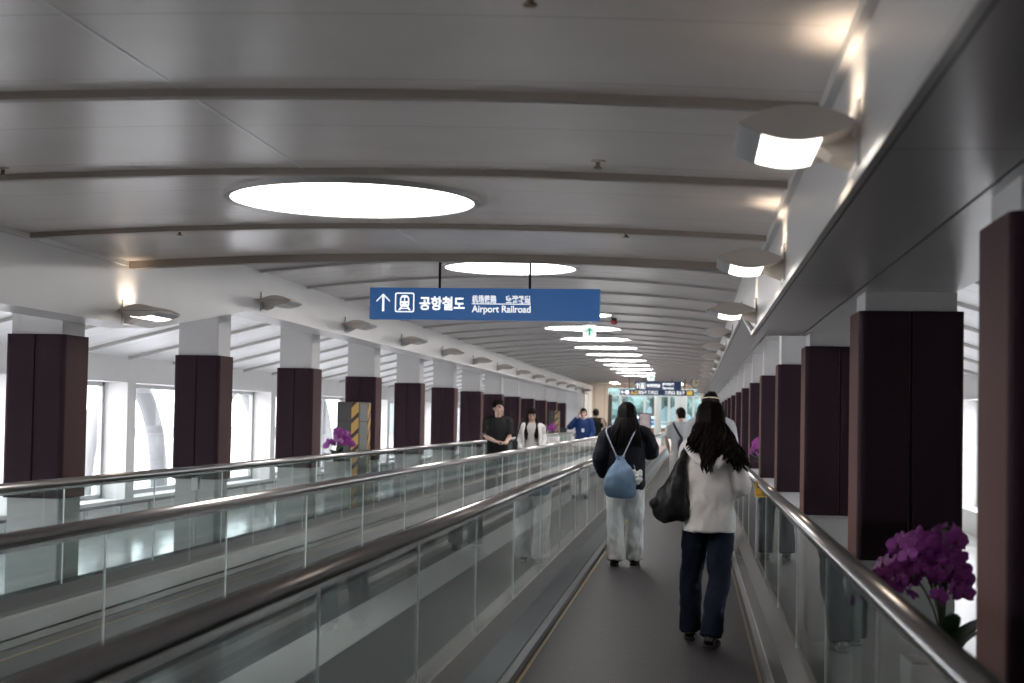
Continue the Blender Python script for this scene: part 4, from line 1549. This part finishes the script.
def top_cloth(T, arms, sleeve, shoulder=.18, cuff_at=1.0, lean=(0, 0)):
    """T: rings (x, y, z, rx, ry) of the trunk; sleeve: radii at shoulder, upper arm, elbow, cuff"""
    def f(bm):
        tube(bm, [t[:3] for t in T], [(t[3], t[4]) for t in T], 24, n=3)
        for i, g in enumerate((-1, 1)):
            e, w = Vector(arms[i][0]), Vector(arms[i][1])
            sh = Vector((lean[0] + g * shoulder, lean[1], 1.375))
            neck = Vector((lean[0] + g * .07, lean[1] - .005, 1.41))
            if cuff_at <= .5:
                end = sh.lerp(e, cuff_at * 2)
                tube(bm, [neck, sh, sh.lerp(end, .5), end], [sleeve[0] * .8, sleeve[0], sleeve[1], sleeve[3]], 16, n=3, frame='carry')
            else:
                end = e.lerp(w, (cuff_at - .5) * 2)
                tube(bm, [neck, sh, sh.lerp(e, .5), e, e.lerp(end, .5), end], [sleeve[0] * .8, sleeve[0], sleeve[1], sleeve[2], (sleeve[2] + sleeve[3]) / 2, sleeve[3]], 16, n=3, frame='carry')
    return f


def ground(px_, py_):
    d = rt * ((px_ - 512) / F) - up * ((py_ - 367) / F) + fw
    t = -CAMZ / d.z
    return Vector((d.x * t, d.y * t, 0))


# ---- the woman in the pale hooded top, nearest, seen from behind
p = ground(707, 647)
W1 = Person('person', (p.x, p.y, 0), 0.0, 1.63, 'woman with long wavy dark hair in a pale hooded top, nearest, seen from behind', look=.12)
arms = [((-.155, .05, 1.12), (-.08, .25, 1.10)), ((.215, -.02, 1.13), (.165, .20, 1.05))]
legs = [((-.115, .20, .47), (-.118, .33, .085)), ((.075, .02, .47), (.022, -.03, .085))]
W1.body(arms, legs, voxel=.007, hips=.082, shoulder=.14)
T = [(0, .0, .795, .180, .142), (0, .0, .86, .184, .140), (0, 0, 1.00, .175, .130), (0, 0, 1.18, .170, .128), (0, 0, 1.30, .166, .120), (0, 0, 1.385, .138, .10), (0, 0, 1.43, .085, .075), (0, .005, 1.455, .066, .066)]
PALE = mat('pale_hoodie_cotton', (0.66, 0.62, 0.60), 0.85, noise_s=0.05, noise_scale=40, bump=0.1)
hood_o = W1.cloth('hooded_top', top_cloth(T, arms, (.062, .068, .072, .056), .142, .97), PALE, .010, 3, folds(.017, (11, 11, 8), 3))
def hood(bm):
    rim = [(-.155, .0, 1.405), (-.13, -.095, 1.36), (-.06, -.155, 1.285), (.015, -.165, 1.265), (.08, -.15, 1.30), (.13, -.095, 1.37), (.15, .0, 1.41)]
    tube(bm, rim, [.026, .034, .036, .036, .036, .034, .026], 12, side=(0, 1, .3), n=4, frame='carry')
    ell(bm, (0.0, -.10, 1.355), (.125, .050, .085))
    tube(bm, [(-.14, .01, 1.42), (-.10, -.09, 1.425), (0, -.125, 1.40), (.10, -.09, 1.425), (.14, .01, 1.42)], [.024, .034, .036, .034, .024], 10, n=4, frame='carry')
W1.cloth('hood', hood, PALE, .010, 3, folds(.009, (12, 12, 10), 9), parent=hood_o)
NAVY = mat('dark_navy_trousers', (0.010, 0.014, 0.026), 0.75, spec=0.12, noise_s=0.2, noise_scale=50)
W1.cloth('trousers', legs_cloth(legs, (.145, .110), .080, .078, .080, thigh=.090), NAVY, .010, 2, folds(.014, (12, 12, 8), 5))
BSHOE = mat('black_shoe_leather', (0.010, 0.010, 0.011), 0.4)
W1.shoe((-.118, .33, .085), BSHOE, RUBBER, rx=0)
W1.shoe((.022, -.03, .085), BSHOE, RUBBER, toe=-.25)
def wt(rnd, i):
    a = rnd.uniform(PI * .97, PI * 2.08)
    u = (math.cos(a) + 1) / 2
    k_ = i % 20
    if k_ in (0, 7):
        return a, (-.02 + rnd.uniform(-.02, .025), -.225, rnd.uniform(1.20, 1.27)), .016
    if k_ in (1, 2, 3):
        a = rnd.uniform(PI * 1.75, PI * 2.12)
        return a, (.215 + rnd.uniform(-.05, .05), -.10 + rnd.uniform(-.04, .03), rnd.uniform(1.20, 1.30)), .014
    return a, (-.125 + .265 * u + rnd.uniform(-.02, .02), -.15 + rnd.uniform(-.025, .03), rnd.uniform(1.33, 1.43) - .06 * u), .018
W1.hair(HAIRD, strands=300, seed=4, wave=.024, style='long', targets=wt)
# the black shoulder bag hangs from her, a thing of its own
BAGM = mat('soft_black_bag', (0.012, 0.012, 0.013), 0.42, spec=0.25, noise_s=0.2, noise_scale=20)
bag = tag(empty('shoulder_bag', (p.x, p.y, 0)), 'large slouchy black shoulder bag on the left arm of the woman in the pale top', 'bag')
def on(px__, py__, dy):
    q = at(px__, py__, p.y + dy)
    return (q.x - p.x, dy, q.z)
bm = B()
pts = [on(685, 450, -.06), on(680, 468, -.07), on(676, 485, -.08), on(672, 500, -.08), on(671, 514, -.08), on(672, 521, -.08)]
tube(bm, pts, [(.018, .02), (.045, .035), (.075, .055), (.115, .07), (.120, .065), (.07, .03)], 20, n=4)
ell(bm, on(660, 503, -.08), (.075, .055, .05))
ell(bm, on(684, 516, -.07), (.05, .05, .04))
obj('bag_body', remesh(bm, .008, 3, folds(.014, (14, 14, 9), 2)), BAGM, bag, smooth=True)
bm = B()
tube(bm, [on(683, 462, -.09), on(686, 449, -.05), on(689, 444, .02), on(688, 450, .10), on(681, 470, .10), on(674, 490, .02)], [(.020, .006)] * 6, 8, n=4)
obj('strap', bm, BAGM, bag, smooth=True)
# the light-blue cup she carries low at her right
q = at(744, 487, p.y + .20)
cup = tag(empty('paper_cup', (q.x, q.y, q.z - .05)), 'pale blue drink cup held at the right side of the woman in the pale top', 'cup')
bm = B(); tube(bm, [(0, 0, 0), (0, 0, .10)], [.028, .037], 18)
obj('cup_wall', bm, mat('cup_pale_blue', (0.42, 0.62, 0.72), 0.45), cup, smooth=True)
bm = B(); tube(bm, [(0, 0, .098), (0, 0, .108), (0, 0, .112)], [.040, .040, .034], 18)
obj('cup_lid', bm, WHITE, cup)

# ---- the woman with the denim drawstring bag
p2 = ground(624.5, 566)
W2 = Person('person', (p2.x, p2.y, 0), 0.0, 1.665, 'woman with long black hair in a black jacket and wide white trousers, seen from behind', look=-.05)
arms2 = [((-.27, -.02, 1.12), (-.235, .12, .93)), ((.262, .05, 1.19), (.13, .24, 1.26))]
legs2 = [((-.105, .02, .47), (-.10, .0, .085)), ((.105, .05, .47), (.095, .10, .085))]
W2.body(arms2, legs2, voxel=.0085)
JACK = mat('black_jacket_cloth', (0.012, 0.013, 0.018), 0.7, spec=0.12, noise_s=0.2, noise_scale=30)
T = [(0, 0, .80, .185, .14), (0, 0, .86, .205, .145), (0, 0, 1.00, .20, .14), (0, 0, 1.2, .20, .135), (0, 0, 1.32, .205, .125), (0, 0, 1.39, .16, .10), (0, 0, 1.435, .085, .075), (0, .005, 1.46, .066, .066)]
jk = W2.cloth('jacket', top_cloth(T, arms2, (.088, .090, .085, .062), .195, .97), JACK, .011, 3, folds(.012, (9, 9, 6), 13))
PANTW = mat('white_wide_trousers', (0.60, 0.585, 0.57), 0.85, noise_s=0.06, noise_scale=30)
W2.cloth('trousers', legs_cloth(legs2, (.155, .118), .084, .090, .095, thigh=.100, drop=.015), PANTW, .011, 2, folds(.022, (13, 13, 7), 21))
W2.shoe((-.10, .0, .085), BSHOE, RUBBER, toe=.12)
W2.shoe((.095, .10, .085), BSHOE, RUBBER, toe=-.1)
def wt2(rnd, i):
    a = rnd.uniform(PI * .93, PI * 2.07)
    u = (math.cos(a) + 1) / 2
    return a, (-.165 + .31 * u + rnd.uniform(-.02, .02), -.135 + rnd.uniform(-.03, .02), rnd.uniform(1.20, 1.33) + .03 * u), .017
W2.hair(HAIRB, strands=260, seed=9, wave=.006, style='long', targets=wt2)
DEN = mat('blue_denim', (0.155, 0.235, 0.34), 0.85, noise_s=0.18, noise_scale=40, bump=.1)
db = tag(empty('drawstring_bag', (p2.x, p2.y, 0)), 'blue denim drawstring bag on pale cords on the back of the woman in black', 'bag')
def on2(px__, py__, dy):
    q = at(px__, py__, p2.y + dy)
    return (q.x - p2.x, dy, q.z)
bm = B()
tube(bm, [on2(620, 497.5, -.20), on2(620, 494, -.21), on2(620, 484, -.235), on2(620.5, 472, -.225), on2(620, 463, -.19), on2(619.5, 459.5, -.175)], [(.12, .03), (.155, .07), (.162, .095), (.135, .085), (.06, .05), (.035, .03)], 22, n=4)
def den_disp(c):
    top = max(0.0, min(1.0, (c.z - .98) / .16))
    a = math.atan2(c.y + .2, c.x - (on2(620, 470, 0)[0]))
    return 0.012 * noise.noise(c * 12) + .014 * top * math.sin(a * 14)
obj('bag_body', remesh(bm, .008, 2, den_disp), DEN, db, smooth=True)
bm = B()
z_ = on2(620, 459, -.175)
for k_ in range(11):
    a = 2 * PI * k_ / 11
    tube(bm, [(z_[0] + .03 * math.cos(a), z_[1] + .03 * math.sin(a), z_[2] - .01), (z_[0] + .036 * math.cos(a), z_[1] + .034 * math.sin(a), z_[2] + .012), (z_[0] + .05 * math.cos(a), z_[1] + .045 * math.sin(a), z_[2] + .035)], [.010, .008, .005], 6, n=2)
obj('gathered_mouth', bm, DEN, db, smooth=True)
CORD = mat('pale_cord', (0.40, 0.43, 0.52), 0.8)
for g, x in ((-1, 606), (1, 636)):
    bm = B()
    tube(bm, [(z_[0] + g * .02, z_[1] - .02, z_[2]), on2(620 + g * 8, 446, -.185), on2(x, 430, -.14), (g * .145 * 1.0, .0, 1.47 * W2.S * .965 + .03), (g * .16, .125, 1.30)], .0065, 8, n=4)
    obj('cord', bm, CORD, db, smooth=True)
fl = tag(empty('plush_charm', on2(637, 476, -.235)), 'small white fluffy charm hanging on the denim bag', 'charm')
fl.location = Vector(fl.location) + Vector((p2.x, p2.y, 0))
bm = B()
rnd = random.Random(5)
for k_ in range(14):
    ell(bm, (rnd.uniform(-.035, .035), rnd.uniform(-.025, .025), rnd.uniform(-.065, .05)), (.024,) * 3, u=8, v=6)
obj('fluff', bm, mat('white_fluff', (0.72, 0.72, 0.70), .9), fl, smooth=True)
bm = B(); tube(bm, [(-.01, 0, .04), (-.035, .01, .11)], .003, 6)
obj('loop', bm, CORD, fl)

# ---- the man in grey with a sling strap, and the person hidden by the first woman
def stander(px_, py_top, Y, h, rz, label, shirt, pants, hairm, look=0.0, nod=0.0, arms_=None, sleeve_end=.45, style='short', strands=70, sl=(.072, .078, .075, .080), hand_spec=None, legs_=None, seed=1, name='person', trim=1.0, pocket=None):
    q = at(px_, py_top, Y)
    P_ = Person(name, (q.x, Y, 0), rz, h, label, look, nod)
    ar = arms_ or [((-.235, .0, 1.13), (-.23, .10, .90)), ((.235, .0, 1.13), (.23, .10, .90))]
    lg = legs_ or [((-.10, .02, .47), (-.105, .0, .085)), ((.10, .02, .47), (.11, .03, .085))]
    P_.body(ar, lg, voxel=.009, hand_spec=hand_spec)
    T = [(0, 0, .82, .165 * trim, .125), (0, 0, .92, .165 * trim, .122), (0, 0, 1.05, .160 * trim, .118), (0, 0, 1.2, .172 * trim, .122), (0, 0, 1.32, .185, .118), (0, 0, 1.39, .155, .095), (0, 0, 1.435, .085, .07), (0, .005, 1.455, .064, .062)]
    P_.top = P_.cloth('shirt', top_cloth(T, ar, sl, .185, sleeve_end), shirt, .013, 2, folds(.009, (8, 8, 5), seed))
    P_.cloth('trousers', legs_cloth(lg, (.150, .115), .080, .080), pants, .013, 2, folds(.008, (9, 9, 6), seed + 3))
    P_.hair(hairm, strands=strands, seed=seed, style=style) if style != 'long' else None
    for a in lg:
        P_.shoe(a[1], BSHOE, RUBBER)
    return P_


GREYT = mat('grey_tee_cotton', (0.36, 0.37, 0.38), 0.85, noise_s=0.05)
PANTB = mat('black_trousers', (0.015, 0.015, 0.018), 0.8, spec=0.12)
M1 = stander(680.5, 408, 28.0, 1.72, 0.0, 'man in a grey T-shirt with a dark sling strap, far down the walkway', GREYT, mat('pale_grey_trousers', (0.42, 0.41, 0.41), .85), HAIRB, look=.5, seed=3,
             arms_=[((-.245, -.02, 1.13), (-.20, .12, .93)), ((.235, .0, 1.13), (.22, .10, .90))])
SLING = mat('navy_sling_webbing', (0.012, 0.014, 0.03), 0.7)
q = M1.r.location
sg = tag(empty('sling_bag', (q.x, q.y, 0)), 'dark sling bag worn across the back of the man in grey', 'bag')
bm = B(); tube(bm, [(-.14, .08, 1.45), (-.13, -.05, 1.46), (-.085, -.135, 1.36), (0, -.14, 1.22), (.08, -.15, 1.12), (.16, -.06, 1.02), (.17, .04, 1.03)], [(.022, .006)] * 7, 8, n=4)
obj('strap', bm, SLING, sg, smooth=True)
bm = B(); tube(bm, [(.04, -.17, 1.18), (.06, -.18, 1.10), (.08, -.18, .95), (.09, -.17, .84)], [(.05, .03), (.10, .05), (.11, .055), (.07, .03)], 14, n=3)
obj('bag_body', remesh(bm, .012, 2), SLING, sg, smooth=True)
M2 = stander(711, 390, 16.6, 1.80, 0.0, 'person in grey with a pale headband, mostly hidden behind the woman in the pale top', GREYT, PANTB, HAIRB, seed=6, sleeve_end=.95, sl=(.072, .07, .06, .045))
M2.raw('headband', lambda bm: tube(bm, [M2.hc / M2.S + Vector((math.cos(a) * .093, -.014 + math.sin(a) * .112, .055 - .02 * math.sin(a))) for a in [2 * PI * i / 28 for i in range(29)]], .007, 8, side=(0, 0, 1), frame='fixed'), mat('headband_tan', (0.55, 0.45, 0.33), .7))

# ---- oncoming people on the other walkway
BLKT = mat('black_tee_cotton', (0.016, 0.017, 0.017), 0.75, spec=0.12, noise_s=0.3, noise_scale=12)
M3 = stander(498.5, 402, 25.6, 1.77, PI, 'man in a loose black T-shirt facing the camera, glancing at the woman beside him', BLKT, PANTB, HAIRB, look=.95, seed=12, sleeve_end=.42, sl=(.064, .070, .075, .082), trim=1.08,
             arms_=[((-.195, .02, 1.12), (-.17, .24, 1.03)), ((.195, .03, 1.12), (.0, .28, 1.04))],
             hand_spec=[((-.1, 1, .1), (0, 0, -1), (1, 0, 0), .6), ((-1, .25, 0), (0, 0, -1), (0, 1, 0), .5)])
WSH = mat('white_cardigan_knit', (0.70, 0.69, 0.68), 0.9)
GTOP = mat('pale_grey_top', (0.46, 0.45, 0.44), 0.85)
W3 = stander(532.5, 405, 26.8, 1.66, PI, 'woman in a grey top and white cardigan, long dark hair, looking down', GTOP, PANTB, HAIRD, look=.1, nod=-.42, seed=17, style='long', sleeve_end=.30, sl=(.055, .06, .06, .058), trim=.90,
             arms_=[((-.225, .0, 1.12), (-.20, .14, .93)), ((.23, .0, 1.12), (.20, .12, .93))])
for g in (-1, 1):
    def card(bm, g=g):
        e, w = Vector((g * .228, .0, 1.12)), Vector((g * .20, .13, .95))
        sh = Vector((g * .185, 0, 1.37))
        tube(bm, [(g * .09, 0, 1.405), sh, sh.lerp(e, .5), e, w], [.045, .056, .056, .054, .046], 14, n=3, frame='carry')
        tube(bm, [(g * .115, -.01, 1.40), (g * .145, .03, 1.25), (g * .15, .03, 1.05), (g * .15, .02, .88)], [(.032, .09), (.030, .11), (.030, .115), (.03, .12)], 12, n=3)
    W3.cloth('cardigan_side', card, WSH, .012, 2, folds(.008, (9, 9, 6), 30 + g))
def wt3(rnd, i):
    g = 1 if i % 2 else -1
    a = (0 if g > 0 else PI) + rnd.uniform(-.75, .55) * g
    return a, (g * rnd.uniform(.065, .125), rnd.uniform(.125, .165), rnd.uniform(1.12, 1.25)), .017
W3.hair(HAIRD, strands=90, seed=19, style='long', wave=.008, targets=wt3)
q = W3.r.location
hb = tag(empty('handbag', (q.x, q.y, 0), PI), 'black handbag hanging from the shoulder of the woman in the white cardigan', 'bag')
bm = B(); tube(bm, [(.30, .02, 1.08), (.305, .02, 1.02), (.30, .02, .90), (.29, .02, .84)], [(.05, .10), (.075, .15), (.08, .16), (.05, .12)], 16, n=3)
obj('bag_body', remesh(bm, .012, 2, folds(.01)), BAGM, hb, smooth=True)
bm = B(); tube(bm, [(.29, -.08, 1.06), (.215, -.09, 1.36), (.17, 0, 1.475), (.205, .09, 1.36), (.29, .09, 1.06)], [(.014, .005)] * 5, 8, side=(1, 0, .3), n=5)
obj('strap', bm, BAGM, hb, smooth=True)
BLUE = mat('royal_blue_jacket', (0.010, 0.032, 0.12), 0.6, spec=.2, noise_s=0.2, noise_scale=12)
M4 = stander(583.5, 408, 40.0, 1.76, PI, 'man in a blue jacket holding a phone to his ear at the far left', BLUE, PANTB, HAIRB, look=-.15, seed=23, sleeve_end=.97, sl=(.085, .088, .082, .06), trim=1.2,
             arms_=[((-.25, .02, 1.10), (-.16, .16, .90)), ((.34, .10, 1.22), (.14, .14, 1.48))],
             hand_spec=[((.3, 1, -.3), (1, 0, 0), (0, 0, 1), .5), ((-.35, -.1, 1), (-1, -.2, -.3), (0, 1, .2), .9)])
M4.raw('lanyard_badge', lambda bm: box(bm, (-.04, .150, 1.10), (.03, .162, 1.19)), mat('badge_white', (0.7, 0.75, 0.8), .4), parent=M4.top, smooth=False)
q = M4.r.location
ph_ = tag(empty('phone', (q.x - .112 * 1.03, q.y - .10, 1.60), PI), 'dark phone held at the ear of the man in blue', 'phone')
obj('casing', bevelbox((-.006, -.035, -.07), (.006, .035, .07), .003), BLACKM, ph_)
obj('screen', bevelbox((-.008, -.030, -.062), (-.0055, .030, .062), .0008), mat('phone_glass', (0.03, 0.03, 0.04), .1), ph_)
M5 = stander(596, 408, 45.0, 1.78, .15, 'man in a black T-shirt seen from behind beside the man in blue', BLKT, PANTB, HAIRB, look=0.0, seed=29, sleeve_end=.35, sl=(.080, .085, .08, .085), trim=1.05,
             arms_=[((-.24, .0, 1.12), (-.22, .12, .90)), ((.26, -.06, 1.14), (.22, -.14, 1.30))],
             hand_spec=[None, ((-.4, 0, 1), (0, 1, 0), (-1, 0, 0), .6)])
